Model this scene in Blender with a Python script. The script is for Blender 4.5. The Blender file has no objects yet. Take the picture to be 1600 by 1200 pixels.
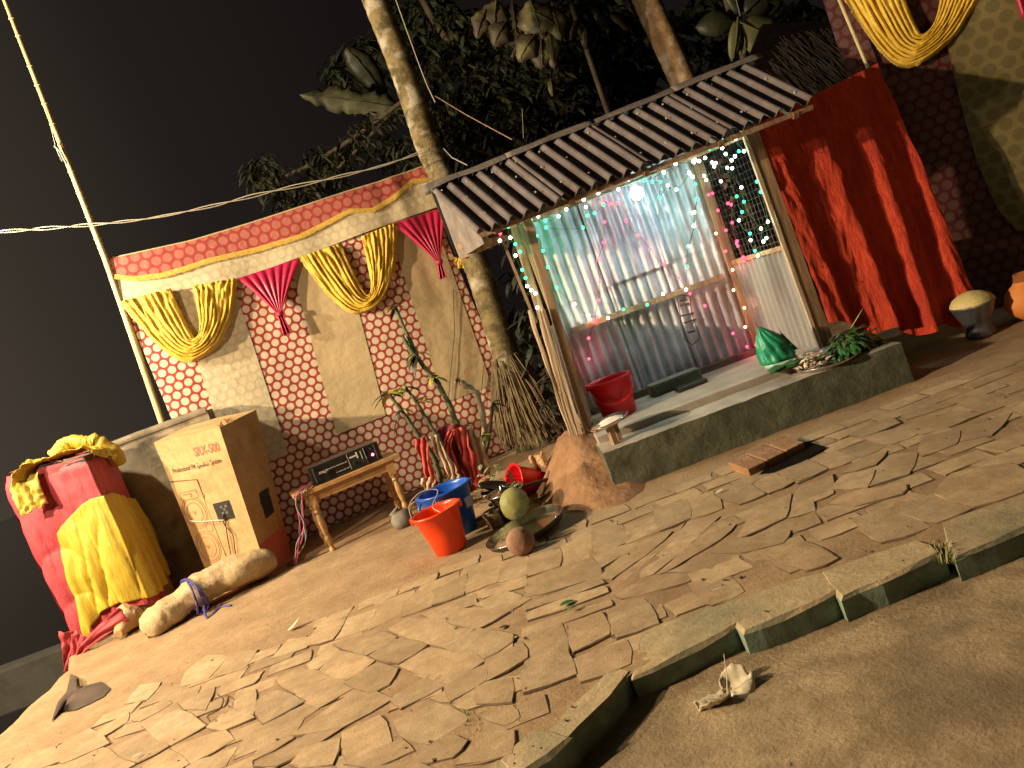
import bpy, math, random
from math import sin, cos, pi, sqrt, radians, atan2
from mathutils import Vector as V, Matrix, noise as mnoise
random.seed(7)
rnd = random.random
def ru(a, b): return a + (b - a) * random.random()
S = bpy.context.scene
# ------------------------------------------------------------ camera
FPX = 1200.0; TH = radians(20.5); PITCH = math.atan(110 / 1200.0); EYE = V((0, 0, 1.35))
Fw = V((0, cos(PITCH), -sin(PITCH))); Rt = V((1, 0, 0)); Dn = V((0, -sin(PITCH), -cos(PITCH)))
Xc = Rt * cos(TH) + Dn * sin(TH); Yc = Rt * sin(TH) - Dn * cos(TH); Zc = -Fw
cam = bpy.data.cameras.new('camera'); camo = bpy.data.objects.new('camera', cam); S.collection.objects.link(camo)
M = Matrix((Xc, Yc, Zc)).transposed().to_4x4(); M.translation = EYE; camo.matrix_world = M
cam.sensor_width = 36; cam.lens = 36 * FPX / 1600; cam.clip_start = 0.05; cam.clip_end = 300
S.camera = camo
S.render.resolution_x = 1024; S.render.resolution_y = 768
# ------------------------------------------------------------ world, lamps, exposure
w = bpy.data.worlds.new("World"); S.world = w; w.use_nodes = True
nt = w.node_tree; bg = nt.nodes['Background']
tc = nt.nodes.new('ShaderNodeTexCoord'); sep = nt.nodes.new('ShaderNodeSeparateXYZ'); nt.links.new(tc.outputs['Generated'], sep.inputs[0])
rmp = nt.nodes.new('ShaderNodeValToRGB'); nt.links.new(sep.outputs[0], rmp.inputs[0])
mr = nt.nodes.new('ShaderNodeMapRange'); mr.inputs[1].default_value = -1; mr.inputs[2].default_value = 1
nt.links.new(sep.outputs[0], mr.inputs[0]); nt.links.new(mr.outputs[0], rmp.inputs[0])
rmp.color_ramp.elements[0].position = 0.0; rmp.color_ramp.elements[0].color = (0.15, 0.12, 0.085, 1)
rmp.color_ramp.elements[1].position = 0.48; rmp.color_ramp.elements[1].color = (0.0088, 0.007, 0.0064, 1)
e = rmp.color_ramp.elements.new(0.27); e.color = (0.044, 0.034, 0.026, 1); e = rmp.color_ramp.elements.new(0.36); e.color = (0.018, 0.014, 0.0115, 1)
nt.links.new(rmp.outputs[0], bg.inputs[0]); bg.inputs[1].default_value = 0.9
def lamp(name, loc, energy, col, size, parent=None):
    l = bpy.data.lights.new(name, 'POINT'); l.energy = energy; l.color = col; l.shadow_soft_size = size
    o = bpy.data.objects.new(name, l); S.collection.objects.link(o); o.location = loc
    if parent: o.parent = parent; o.location = V(loc) - parent.location
    return o
LAMP = V((-8.4, 2.0, 4.4))
lamp('yard_lamp', LAMP, 5500, (1.0, 0.76, 0.47), 0.10)
lamp('backdrop_lamp', (-4.6, 2.8, 3.1), 500, (1.0, 0.80, 0.53), 0.06)
lamp('cloth_fill_light', (-4.3, 5.7, 3.3), 620, (1.0, 0.86, 0.60), 0.06)  # added fill to brighten the left of the backdrop, no lamp known there
lamp('right_fill_light', (4.9, 3.0, 2.7), 16, (1.0, 0.74, 0.30), 0.15)  # added low fill for the ground at the right, no lamp known there
S.view_settings.view_transform = 'Standard'; S.view_settings.look = 'None'; S.view_settings.gamma = 1
S.view_settings.use_curve_mapping = False; S.view_settings.exposure = 0.0
# ------------------------------------------------------------ pixel (1600x1200) -> place
def ray(px, py):
    x, y = px - 800, py - 600
    u = x * cos(TH) - y * sin(TH); v = x * sin(TH) + y * cos(TH)
    return Fw * FPX + Rt * u + Dn * v
def P(px, py, Y): d = ray(px, py); return EYE + d * (Y / d.y)
def G(px, py, z=0.0): d = ray(px, py); return EYE + d * ((z - EYE.z) / d.z)
# ------------------------------------------------------------ helpers
def nz(x, y=0, z=0): return mnoise.noise(V((x, y, z)))
def tag(o, label=None, cat=None, group=None, kind=None):
    if label: o['label'] = label
    if cat: o['category'] = cat
    if group: o['group'] = group
    if kind: o['kind'] = kind
    return o
def root(name, loc, label, cat, group=None):
    o = bpy.data.objects.new(name, None); o.empty_display_size = 0.1; S.collection.objects.link(o); o.location = loc
    return tag(o, label, cat, group)
def wloc(o):
    p = V(o.location)
    while o.parent: o = o.parent; p += V(o.location)
    return p
def link(name, me, m, parent=None, smooth=False, loc=None):
    if m is not None and not me.materials: me.materials.append(m)
    if smooth: me.polygons.foreach_set('use_smooth', [True] * len(me.polygons))
    o = bpy.data.objects.new(name, me); S.collection.objects.link(o)
    if parent: o.parent = parent
    if loc is not None: o.location = loc
    return o
class MB:
    """collects world-space geometry; build() links it as ONE mesh object"""
    def __init__(s): s.v = []; s.f = []; s.uv = {}
    def add(s, vs, fs, uvs=None):
        n = len(s.v); s.v += [V(p) for p in vs]; s.f += [tuple(i + n for i in f) for f in fs]
        if uvs:
            for i, q in enumerate(uvs): s.uv[n + i] = q
        return s
    def box(s, c, size, rz=0, R=None):
        c = V(c); R = R or Matrix.Rotation(rz, 3, 'Z'); h = V(size) / 2
        vs = [c + R @ V((h.x * i, h.y * j, h.z * k)) for i in (-1, 1) for j in (-1, 1) for k in (-1, 1)]
        return s.add(vs, [(0, 1, 3, 2), (4, 6, 7, 5), (0, 4, 5, 1), (2, 3, 7, 6), (0, 2, 6, 4), (1, 5, 7, 3)])
    def hexa(s, a):   # 4 bottom + 4 top corners
        return s.add(a, [(3, 2, 1, 0), (4, 5, 6, 7), (0, 1, 5, 4), (1, 2, 6, 5), (2, 3, 7, 6), (3, 0, 4, 7)])
    def beam(s, a, b, w, h, up=V((0, 0, 1))):
        a, b = V(a), V(b); d = (b - a); L = d.length; d.normalize(); x = d.cross(up)
        if x.length < 1e-3: x = d.cross(V((0, 1, 0)))
        x.normalize(); y = x.cross(d)
        return s.box((a + b) / 2, (w, L, h), R=Matrix((x, d, y)).transposed())
    def tube(s, pts, r, n=8, cap=True, smoothr=None):
        pts = [V(p) for p in pts]; m = len(pts); rr = r if isinstance(r, (list, tuple)) else [r] * m
        vs = []; prev = None
        for i, p in enumerate(pts):
            d = (pts[min(i + 1, m - 1)] - pts[max(i - 1, 0)]);
            if d.length < 1e-9: d = V((0, 0, 1))
            d.normalize()
            if prev is None: a = d.orthogonal().normalized()
            else:
                a = prev - d * prev.dot(d)
                a = a.normalized() if a.length > 1e-6 else d.orthogonal().normalized()
            prev = a; b = d.cross(a)
            for k in range(n):
                t = 2 * pi * k / n; vs.append(p + (a * cos(t) + b * sin(t)) * rr[i])
        fs = [(i * n + k, i * n + (k + 1) % n, (i + 1) * n + (k + 1) % n, (i + 1) * n + k) for i in range(m - 1) for k in range(n)]
        if cap: fs += [tuple(range(n - 1, -1, -1)), tuple((m - 1) * n + k for k in range(n))]
        return s.add(vs, fs)
    def lathe(s, c, prof, n=28, ax=None, wob=0):
        c = V(c); R = ax or Matrix.Identity(3); vs = []
        for j, (r, z) in enumerate(prof):
            for k in range(n):
                t = 2 * pi * k / n; q = r * (1 + wob * nz(cos(t) * 2 + c.x, sin(t) * 2, z * 6 + c.y))
                vs.append(c + R @ V((q * cos(t), q * sin(t), z)))
        m = len(prof)
        return s.add(vs, [(j * n + k, j * n + (k + 1) % n, (j + 1) * n + (k + 1) % n, (j + 1) * n + k) for j in range(m - 1) for k in range(n)])
    def grid(s, fn, nu, nv, uvfn=None, close=False):
        vs = []; uvs = []
        for j in range(nv + 1):
            for i in range(nu + 1):
                vs.append(fn(i / nu, j / nv))
                if uvfn: uvs.append(uvfn(i / nu, j / nv))
        W = nu + 1
        return s.add(vs, [(j * W + i, j * W + i + 1, (j + 1) * W + i + 1, (j + 1) * W + i) for j in range(nv) for i in range(nu)], uvs or None)
    def build(s, name, m, parent=None, smooth=False, kind=None, label=None, solid=0, bevel=0):
        off = wloc(parent) if parent else V((0, 0, 0))
        me = bpy.data.meshes.new(name)
        me.from_pydata([tuple(p - off) for p in s.v], [], s.f); me.update()
        if s.uv:
            l = me.uv_layers.new(name='UVMap')
            for lp in me.loops: l.data[lp.index].uv = s.uv.get(lp.vertex_index, (0, 0))
        o = link(name, me, m, parent, smooth)
        if kind: o['kind'] = kind
        if label: o['label'] = label
        if solid: md = o.modifiers.new('s', 'SOLIDIFY'); md.thickness = solid; md.offset = 0
        if bevel: md = o.modifiers.new('b', 'BEVEL'); md.width = bevel; md.segments = 2; md.limit_method = 'ANGLE'
        return o
def bez(pts, n):
    """smooth curve through points (Catmull-Rom)"""
    pts = [V(p) for p in pts]; q = [pts[0] * 2 - pts[1]] + pts + [pts[-1] * 2 - pts[-2]]; out = []
    for i in range(1, len(q) - 2):
        for k in range(n):
            t = k / n; a, b, c, d = q[i - 1], q[i], q[i + 1], q[i + 2]
            out.append(0.5 * ((2 * b) + (c - a) * t + (2 * a - 5 * b + 4 * c - d) * t * t + (3 * b - a - 3 * c + d) * t ** 3))
    return out + [pts[-1]]
def interp(x, tab):
    for (a, b), (c, d) in zip(tab, tab[1:]):
        if x <= c: return b if x <= a else b + (d - b) * (x - a) / (c - a)
    return tab[-1][1]
def sm(x): x = max(0, min(1, x)); return x * x * (3 - 2 * x)
# ------------------------------------------------------------ materials
def N(t, kind, **kw):
    n = t.nodes.new(kind)
    for k, v in kw.items(): setattr(n, k, v)
    return n
def mat(name, c, c2=None, sc=4.0, rough=0.8, bump=0.0, bsc=30.0, det=6, metal=0, sheen=0, trans=0, c3=None, sc3=1.0, stretch=(1, 1, 1), lo=.38, hi=.62, spec=0.5, sub=0, alpha=1, emis=None, es=0, wave=None):
    m = bpy.data.materials.new(name); m.use_nodes = True; t = m.node_tree; b = t.nodes['Principled BSDF']
    b.inputs['Roughness'].default_value = rough; b.inputs['Metallic'].default_value = metal
    b.inputs['Specular IOR Level'].default_value = spec
    b.inputs['Base Color'].default_value = (*c, 1)
    if sheen: b.inputs['Sheen Weight'].default_value = sheen; b.inputs['Sheen Tint'].default_value = (*c, 1)
    if trans: b.inputs['Transmission Weight'].default_value = trans
    if sub: b.inputs['Subsurface Weight'].default_value = sub; b.inputs['Subsurface Radius'].default_value = (.05, .05, .03)
    if alpha < 1: b.inputs['Alpha'].default_value = alpha
    if emis: b.inputs['Emission Color'].default_value = (*emis, 1); b.inputs['Emission Strength'].default_value = es
    tc = N(t, 'ShaderNodeTexCoord'); mp = N(t, 'ShaderNodeMapping'); t.links.new(tc.outputs['Object'], mp.inputs[0]); mp.inputs['Scale'].default_value = stretch
    col = None
    if c2:
        n = N(t, 'ShaderNodeTexNoise'); n.inputs['Scale'].default_value = sc; n.inputs['Detail'].default_value = det; n.inputs['Roughness'].default_value = .65
        t.links.new(mp.outputs[0], n.inputs['Vector'])
        r = N(t, 'ShaderNodeValToRGB'); r.color_ramp.elements[0].position = lo; r.color_ramp.elements[1].position = hi
        r.color_ramp.elements[0].color = (*c, 1); r.color_ramp.elements[1].color = (*c2, 1)
        t.links.new(n.outputs['Fac'], r.inputs[0]); col = r.outputs[0]
    if c3:
        n = N(t, 'ShaderNodeTexNoise'); n.inputs['Scale'].default_value = sc3; n.inputs['Detail'].default_value = 5
        t.links.new(mp.outputs[0], n.inputs['Vector'])
        mr = N(t, 'ShaderNodeMapRange'); mr.inputs[1].default_value = .5; mr.inputs[2].default_value = .65; t.links.new(n.outputs['Fac'], mr.inputs[0])
        mx = N(t, 'ShaderNodeMix', data_type='RGBA'); t.links.new(mr.outputs[0], mx.inputs[0])
        if col: t.links.new(col, mx.inputs[6])
        else: mx.inputs[6].default_value = (*c, 1)
        mx.inputs[7].default_value = (*c3, 1); col = mx.outputs[2]
    if col: t.links.new(col, b.inputs['Base Color'])
    if bump:
        n = N(t, 'ShaderNodeTexNoise'); n.inputs['Scale'].default_value = bsc; n.inputs['Detail'].default_value = 8; n.inputs['Roughness'].default_value = .7
        t.links.new(mp.outputs[0], n.inputs['Vector'])
        bp = N(t, 'ShaderNodeBump'); bp.inputs['Strength'].default_value = bump; bp.inputs['Distance'].default_value = .02
        t.links.new(n.outputs['Fac'], bp.inputs['Height']); t.links.new(bp.outputs[0], b.inputs['Normal'])
    return m
def dots(name, ground, dot, s=.088, r=.0345, trans=.25, contrast=1.0, rough=.7, wr=.32):
    """woven cloth printed with a honeycomb of round dots; UV is in metres"""
    m = bpy.data.materials.new(name); m.use_nodes = True; t = m.node_tree; b = t.nodes['Principled BSDF']
    uv = N(t, 'ShaderNodeUVMap'); uv.uv_map = 'UVMap'
    h = s * .866; ds = []
    for off in ((0, 0, 0), (s / 2, h, 0)):
        a = N(t, 'ShaderNodeVectorMath', operation='ADD'); t.links.new(uv.outputs[0], a.inputs[0]); a.inputs[1].default_value = off
        d = N(t, 'ShaderNodeVectorMath', operation='DIVIDE'); t.links.new(a.outputs[0], d.inputs[0]); d.inputs[1].default_value = (s, 2 * h, 1)
        f = N(t, 'ShaderNodeVectorMath', operation='FRACTION'); t.links.new(d.outputs[0], f.inputs[0])
        q = N(t, 'ShaderNodeVectorMath', operation='SUBTRACT'); t.links.new(f.outputs[0], q.inputs[0]); q.inputs[1].default_value = (.5, .5, 0)
        g = N(t, 'ShaderNodeVectorMath', operation='MULTIPLY'); t.links.new(q.outputs[0], g.inputs[0]); g.inputs[1].default_value = (s, 2 * h, 0)
        l = N(t, 'ShaderNodeVectorMath', operation='LENGTH'); t.links.new(g.outputs[0], l.inputs[0]); ds.append(l.outputs['Value'])
    mn = N(t, 'ShaderNodeMath', operation='MINIMUM'); t.links.new(ds[0], mn.inputs[0]); t.links.new(ds[1], mn.inputs[1])
    mr = N(t, 'ShaderNodeMapRange'); t.links.new(mn.outputs[0], mr.inputs[0])
    mr.inputs[1].default_value = r + .003; mr.inputs[2].default_value = r - .003; mr.inputs[4].default_value = contrast
    mx = N(t, 'ShaderNodeMix', data_type='RGBA'); t.links.new(mr.outputs[0], mx.inputs[0])
    mx.inputs[6].default_value = (*ground, 1); mx.inputs[7].default_value = (*dot, 1)
    nn = N(t, 'ShaderNodeTexNoise'); nn.inputs['Scale'].default_value = 2.2; nn.inputs['Detail'].default_value = 4; t.links.new(uv.outputs[0], nn.inputs['Vector'])
    m2 = N(t, 'ShaderNodeMapRange'); t.links.new(nn.outputs['Fac'], m2.inputs[0]); m2.inputs[1].default_value = .3; m2.inputs[2].default_value = .7; m2.inputs[3].default_value = .78; m2.inputs[4].default_value = 1.0
    mu = N(t, 'ShaderNodeVectorMath', operation='SCALE'); t.links.new(mx.outputs[2], mu.inputs[0]); t.links.new(m2.outputs[0], mu.inputs['Scale'])
    t.links.new(mu.outputs[0], b.inputs['Base Color']); b.inputs['Roughness'].default_value = rough; b.inputs['Specular IOR Level'].default_value = .2
    nb = N(t, 'ShaderNodeTexNoise'); nb.inputs['Scale'].default_value = 9; nb.inputs['Detail'].default_value = 6; t.links.new(uv.outputs[0], nb.inputs['Vector'])
    bp = N(t, 'ShaderNodeBump'); bp.inputs['Strength'].default_value = wr; bp.inputs['Distance'].default_value = .03; t.links.new(nb.outputs['Fac'], bp.inputs['Height']); t.links.new(bp.outputs[0], b.inputs['Normal'])
    return m
def emit(name, c, st):
    m = bpy.data.materials.new(name); m.use_nodes = True; t = m.node_tree; t.nodes.remove(t.nodes['Principled BSDF'])
    e = N(t, 'ShaderNodeEmission'); e.inputs[0].default_value = (*c, 1); e.inputs[1].default_value = st
    t.links.new(e.outputs[0], t.nodes['Material Output'].inputs[0]); return m
M_sand = mat('sand_earth', (.31, .20, .105), (.40, .265, .145), 3, .95, .5, 60, c3=(.29, .18, .095), sc3=.9)
M_road = mat('dirt_road', (.26, .19, .105), (.42, .31, .18), 5, .95, .6, 55, c3=(.20, .145, .085), sc3=1.6)
M_pave = mat('dusty_brick_slab', (.37, .255, .14), (.48, .335, .19), 6, .9, .35, 95, c3=(.34, .23, .125), sc3=2.5)
M_pave2 = mat('dusty_slab_worn', (.40, .285, .16), (.50, .36, .21), 9, .9, .35, 110, c3=(.36, .24, .14), sc3=3)
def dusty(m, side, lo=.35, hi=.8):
    """the given colours stay where dust settles on upward faces; upright faces show mossy stone, and on the slabs painted edge shade"""
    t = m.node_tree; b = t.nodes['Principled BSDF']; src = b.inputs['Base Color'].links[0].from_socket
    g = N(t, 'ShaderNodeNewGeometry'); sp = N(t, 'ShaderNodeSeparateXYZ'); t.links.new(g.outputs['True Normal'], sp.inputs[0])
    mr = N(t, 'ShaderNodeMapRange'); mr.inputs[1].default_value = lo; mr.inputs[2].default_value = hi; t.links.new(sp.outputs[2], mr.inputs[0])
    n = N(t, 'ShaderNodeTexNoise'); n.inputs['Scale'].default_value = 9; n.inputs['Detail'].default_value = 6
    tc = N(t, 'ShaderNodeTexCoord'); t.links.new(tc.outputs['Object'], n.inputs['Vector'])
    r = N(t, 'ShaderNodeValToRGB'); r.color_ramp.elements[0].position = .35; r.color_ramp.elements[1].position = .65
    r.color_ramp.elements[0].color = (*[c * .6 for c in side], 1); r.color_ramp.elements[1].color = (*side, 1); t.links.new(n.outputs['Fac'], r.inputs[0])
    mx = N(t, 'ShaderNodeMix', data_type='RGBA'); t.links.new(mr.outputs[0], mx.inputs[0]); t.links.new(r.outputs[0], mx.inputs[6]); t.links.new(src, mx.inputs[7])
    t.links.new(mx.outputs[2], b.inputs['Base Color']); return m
M_kerb = dusty(mat('mossy_kerb_stone', (.38, .29, .165), (.47, .36, .21), 8, .9, .45, 50, c3=(.27, .24, .14), sc3=2.2), (.24, .33, .25))
M_mud = mat('red_mud', (.30, .155, .075), (.40, .22, .115), 7, .95, .8, 22, c3=(.23, .12, .06), sc3=2.5)
M_conc = mat('aged_concrete', (.145, .13, .095), (.25, .225, .17), 5, .9, .6, 26, c3=(.09, .09, .06), sc3=3)
M_pave = dusty(M_pave, (.17, .11, .06), .75, .97); M_pave2 = dusty(M_pave2, (.17, .11, .06), .75, .97)  # slab edges painted darker so lamplit bevels read as dark joint lines
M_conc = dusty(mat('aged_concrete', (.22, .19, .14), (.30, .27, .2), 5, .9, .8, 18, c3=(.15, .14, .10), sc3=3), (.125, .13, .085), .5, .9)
def vary(m, lo=.82, hi=1.12):
    """each slab has its own tone"""
    t = m.node_tree; b = t.nodes['Principled BSDF']; src = b.inputs['Base Color'].links[0].from_socket
    oi = N(t, 'ShaderNodeObjectInfo'); mr = N(t, 'ShaderNodeMapRange'); mr.inputs[3].default_value = lo; mr.inputs[4].default_value = hi; t.links.new(oi.outputs['Random'], mr.inputs[0])
    tc = N(t, 'ShaderNodeTexCoord'); n = N(t, 'ShaderNodeTexNoise'); n.inputs['Scale'].default_value = 22; n.inputs['Detail'].default_value = 8; n.inputs['Roughness'].default_value = .75; t.links.new(tc.outputs['Object'], n.inputs['Vector'])
    m2 = N(t, 'ShaderNodeMapRange'); m2.inputs[1].default_value = .35; m2.inputs[2].default_value = .62; m2.inputs[3].default_value = .80; m2.inputs[4].default_value = 1.06; t.links.new(n.outputs['Fac'], m2.inputs[0])
    mu = N(t, 'ShaderNodeMath', operation='MULTIPLY'); t.links.new(mr.outputs[0], mu.inputs[0]); t.links.new(m2.outputs[0], mu.inputs[1])
    v = N(t, 'ShaderNodeVectorMath', operation='SCALE'); t.links.new(src, v.inputs[0]); t.links.new(mu.outputs[0], v.inputs['Scale']); t.links.new(v.outputs[0], b.inputs['Base Color'])
vary(M_pave); vary(M_pave2); vary(M_kerb, .9, 1.08); vary(M_road, 1, 1.05); vary(M_sand, 1, 1.03); vary(M_mud, 1, 1)
M_concf = mat('swept_cement_floor', (.34, .29, .24), (.45, .39, .32), 4, .85, .25, 40, c3=(.27, .22, .18), sc3=1.5)
M_wood = mat('weathered_wood', (.22, .125, .07), (.40, .26, .15), 9, .75, .35, 30, stretch=(3, 3, .35))
M_woodp = mat('pale_split_wood', (.42, .30, .19), (.62, .48, .33), 12, .75, .5, 25, stretch=(5, 5, .25))
M_tabl = mat('varnished_table_wood', (.38, .21, .085), (.52, .31, .13), 8, .4, .12, 25, stretch=(.4, 4, 4))
M_bamb = mat('bamboo', (.55, .42, .20), (.68, .55, .30), 5, .5, .1, 20, stretch=(6, 6, .5))
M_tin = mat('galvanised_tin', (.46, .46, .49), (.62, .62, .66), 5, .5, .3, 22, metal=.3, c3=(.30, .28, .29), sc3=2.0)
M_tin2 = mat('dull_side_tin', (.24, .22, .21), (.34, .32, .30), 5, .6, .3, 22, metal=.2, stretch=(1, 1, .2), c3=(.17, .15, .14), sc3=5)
M_roof = mat('weathered_roof_tin', (.125, .105, .108), (.20, .17, .172), 6, .75, .25, 22, c3=(.11, .085, .08), sc3=3)
M_rust = mat('ridge_tin', (.15, .125, .115), (.24, .20, .18), 7, .75, .4, 30)
M_red = mat('red_net_cloth', (.52, .046, .024), (.70, .09, .038), 30, .75, .9, 34, sheen=.2, stretch=(1.6, 1.6, .4), spec=.2, c3=(.50, .05, .03), sc3=5)
M_cred = mat('crimson_satin', (.34, .034, .05), (.44, .055, .07), 4, .55, 1.0, 15, sheen=.2, stretch=(1, 1, .16))
M_cyel = mat('yellow_satin', (.47, .33, .03), (.58, .42, .045), 5, .42, 1.0, 15, sheen=.15, stretch=(1, 1, .14))
M_sash = mat('yellow_gold_satin', (.66, .40, .035), (.80, .54, .06), 18, .5, .55, 55, stretch=(1, 1, 1))
M_mag = mat('magenta_organza', (.42, .012, .06), (.55, .02, .09), 6, .4, .15, 30)
M_fringe = mat('yellow_fringe', (.62, .36, .05), (.76, .50, .10), 40, .7, .5, 80)
M_dotr = dots('red_dotted_brocade', (.40, .06, .05), (.80, .64, .48))
M_dotp = dots('faded_red_dotted_pelmet', (.42, .065, .06), (.60, .26, .19), s=.10, r=.040, contrast=.6)
M_dotc = dots('cream_dotted_cloth', (.62, .51, .33), (.78, .68, .48), s=.088, r=.034, contrast=.55)
M_cream = dots('plain_cream_cloth', (.60, .46, .27), (.65, .51, .31), s=.088, r=.034, contrast=.25)
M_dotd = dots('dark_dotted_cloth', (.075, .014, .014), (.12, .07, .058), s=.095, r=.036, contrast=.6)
M_olive = dots('olive_dotted_cloth', (.15, .115, .045), (.10, .08, .03), s=.12, r=.045, contrast=.9)
M_card = mat('cardboard', (.43, .265, .115), (.52, .33, .155), 3, .85, .45, 9, c3=(.36, .22, .095), sc3=3.5)
M_cardr = mat('red_printed_cardboard', (.50, .11, .065), (.56, .15, .085), 5, .85, .1, 20)
M_cardd = mat('brown_printed_cardboard', (.43, .25, .11), (.49, .29, .13), 5, .85, .1, 20)
M_inkr = mat('faded_red_ink', (.44, .15, .09), rough=.9)
M_inkb = mat('dark_ink', (.10, .055, .035), rough=.9)
M_inkm = mat('brown_ink', (.26, .14, .07), rough=.9)
M_sack = mat('woven_poly_sack', (.42, .30, .155), (.54, .40, .22), 9, .7, 1.0, 13)
vary(M_card, 1, 1.02); vary(M_sack, 1, 1)
M_blue = mat('blue_string', (.05, .04, .22), rough=.6)
M_blk = mat('black_steel_case', (.022, .02, .02), (.035, .032, .03), 8, .42, .05, 60)
M_blk2 = mat('matt_black', (.012, .011, .011), rough=.7)
M_wht = mat('white_print', (.62, .60, .55), rough=.6)
M_org = mat('orange_plastic', (.85, .065, .012), rough=.3, sub=.1)
M_blup = mat('blue_plastic', (.012, .10, .50), rough=.3, sub=.08)
M_redp = mat('red_plastic', (.72, .012, .02), rough=.28, sub=.08)
M_stel = mat('polished_steel', (.62, .60, .57), rough=.18, metal=1)
M_steld = mat('dull_steel', (.30, .28, .26), rough=.4, metal=.9, bump=.1)
M_clay = mat('orange_clay', (.62, .21, .045), (.72, .27, .07), 6, .7, .15, 30)
M_coco = mat('brown_coconut_husk', (.22, .12, .07), (.33, .19, .12), 12, .9, .6, 40)
M_cocog = mat('green_coconut_skin', (.22, .22, .06), (.36, .33, .12), 9, .5, .4, 14, c3=(.10, .11, .035), sc3=7)
M_stone = mat('grey_earthen_pot', (.17, .15, .13), (.26, .23, .20), 9, .85, .4, 30)
M_bark = mat('palm_bark', (.11, .085, .035), (.25, .19, .085), 7, .9, 1.0, 30, c3=(.46, .40, .30), sc3=5.5, stretch=(1, 1, 1.3), lo=.42, hi=.58)
M_barkd = mat('dark_bark', (.05, .036, .022), (.085, .063, .04), 7, .9, .6, 30)
M_root = mat('root_fibre', (.13, .09, .045), (.24, .175, .095), 14, .9, .2, 60)
M_leafd = mat('dark_green_leaf', (.030, .050, .014), (.060, .085, .025), 5, .6, 0)
M_leafm = mat('mango_leaf', (.016, .019, .008), (.030, .032, .015), 4, .55, 0)
M_leafb = mat('broad_dry_leaf', (.035, .028, .016), (.065, .05, .028), 5, .6, .2, 18, c3=(.16, .15, .05), sc3=4)
M_leafg = mat('broad_green_leaf', (.085, .088, .032), (.12, .12, .045), 5, .55, .2, 14)
M_leafy = mat('yellow_green_leaf', (.38, .34, .05), (.26, .30, .06), 9, .5, 0)
M_spine = mat('ridged_succulent_stem', (.055, .075, .03), (.13, .15, .06), 20, .6, .6, 40)
M_betel = mat('fresh_green_leaf', (.025, .10, .022), (.05, .16, .035), 12, .4, .1, 30)
M_gbag = mat('green_plastic_bag', (.01, .22, .115), (.03, .34, .19), 9, .22, .5, 12, sub=.1)
M_petal = mat('pale_petals', (.66, .52, .30), (.78, .66, .48), 14, .7)
M_pink = mat('pink_petals', (.50, .30, .26), rough=.7)
M_wire = mat('black_wire', (.02, .025, .02), rough=.5)
M_gwire = mat('green_wire', (.01, .10, .06), rough=.5)
M_rwire = mat('red_wire', (.30, .012, .03), rough=.5)
M_cable = mat('pale_power_cable', (.40, .36, .28), rough=.6)
M_net = mat('rusty_wire_mesh', (.12, .10, .09), rough=.6, metal=.4)
M_sheet = mat('grey_plaster_wall', (.20, .165, .11), (.29, .24, .165), 4, .9, .5, 18, c3=(.12, .10, .07), sc3=3)
M_alu = mat('aluminium_pot', (.22, .23, .27), rough=.4, metal=.8, bump=.1)
M_lid = mat('straw_lid', (.62, .52, .20), (.70, .60, .28), 30, .8, .3, 60)
M_frond = mat('dry_frond', (.22, .15, .08), (.34, .24, .13), 8, .8)
M_paperleaf = mat('dry_pale_leaf', (.55, .47, .33), (.66, .58, .43), 7, .7, .3, 20)
M_bblk = mat('rice_flour_white', (.72, .62, .55), rough=.8)
def text(s, size, org, xd, yd, m, parent, name='lettering', depth=.0008, bold=0, sx=1.0):
    c = bpy.data.curves.new('t', 'FONT'); c.body = s; c.size = size; c.extrude = depth; c.offset = bold * size
    o = bpy.data.objects.new('t', c); S.collection.objects.link(o)
    dg = bpy.context.evaluated_depsgraph_get(); me = bpy.data.meshes.new_from_object(o.evaluated_get(dg))
    bpy.data.objects.remove(o); me.name = name; me.materials.clear()
    xd = V(xd).normalized(); yd = V(yd).normalized(); zd = xd.cross(yd)
    off = V(org) - (wloc(parent) if parent else V((0, 0, 0)))
    R = Matrix((xd, yd, zd)).transposed()
    for v in me.vertices: v.co = off + R @ V((v.co.x * sx, v.co.y, v.co.z))
    return link(name, me, m, parent)
# ============================================================ GROUND
def edge_drop(x, y):      # how far the yard has fallen away on its left side
    xe = interp(y, [(3.0, -3.55), (4.76, -3.72), (5.57, -3.80), (6.1, -4.1), (6.6, -4.4), (9, -4.6)])
    return sm((xe - x) / .22)
def gz(x, y):
    z = .0062 + .006 * nz(x * 2.1, y * 2.1, 3) + .006 * nz(x * 7, y * 7, 1) + .002 * nz(x * 25, y * 25, 5)
    z -= 1.1 * edge_drop(x, y)
    return z
KF = [G(-300, 1560), G(620, 1310), G(825, 1203), G(884, 1160), G(990, 1060), G(1150, 972), G(1167, 987), G(1315, 928), G(1460, 868), G(1600, 826), G(2100, 650)]
def kerb_y(x):
    return interp(x, [(p.x, p.y) for p in KF])
def ground_pt(x, y): return V((x, y, gz(x, y)))
mb = MB(); X0, X1, Y1 = -7.5, 5.6, 9.6
nx, ny = 300, 210
mb.grid(lambda a, b: ground_pt(X0 + (X1 - X0) * a, (lambda k: k + (Y1 - k) * b ** 1.25)(kerb_y(X0 + (X1 - X0) * a) + .03)), nx, ny)
ground = mb.build('yard_ground', M_sand, smooth=True, kind='structure')
tag(ground, 'bare sandy earth of the yard between the paving and the cloth backdrop')
mb = MB()
mb.grid(lambda a, b: (lambda x, y: V((x, y, -.078 + .010 * nz(x * 1.6, y * 1.6, 8) + .006 * nz(x * 6, y * 6) + .003 * nz(x * 18, y * 18))))(-3.5 + 8.5 * a, .6 + 4.4 * b), 230, 130)
mb.build('dirt_road', M_road, smooth=True, kind='structure')
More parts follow.
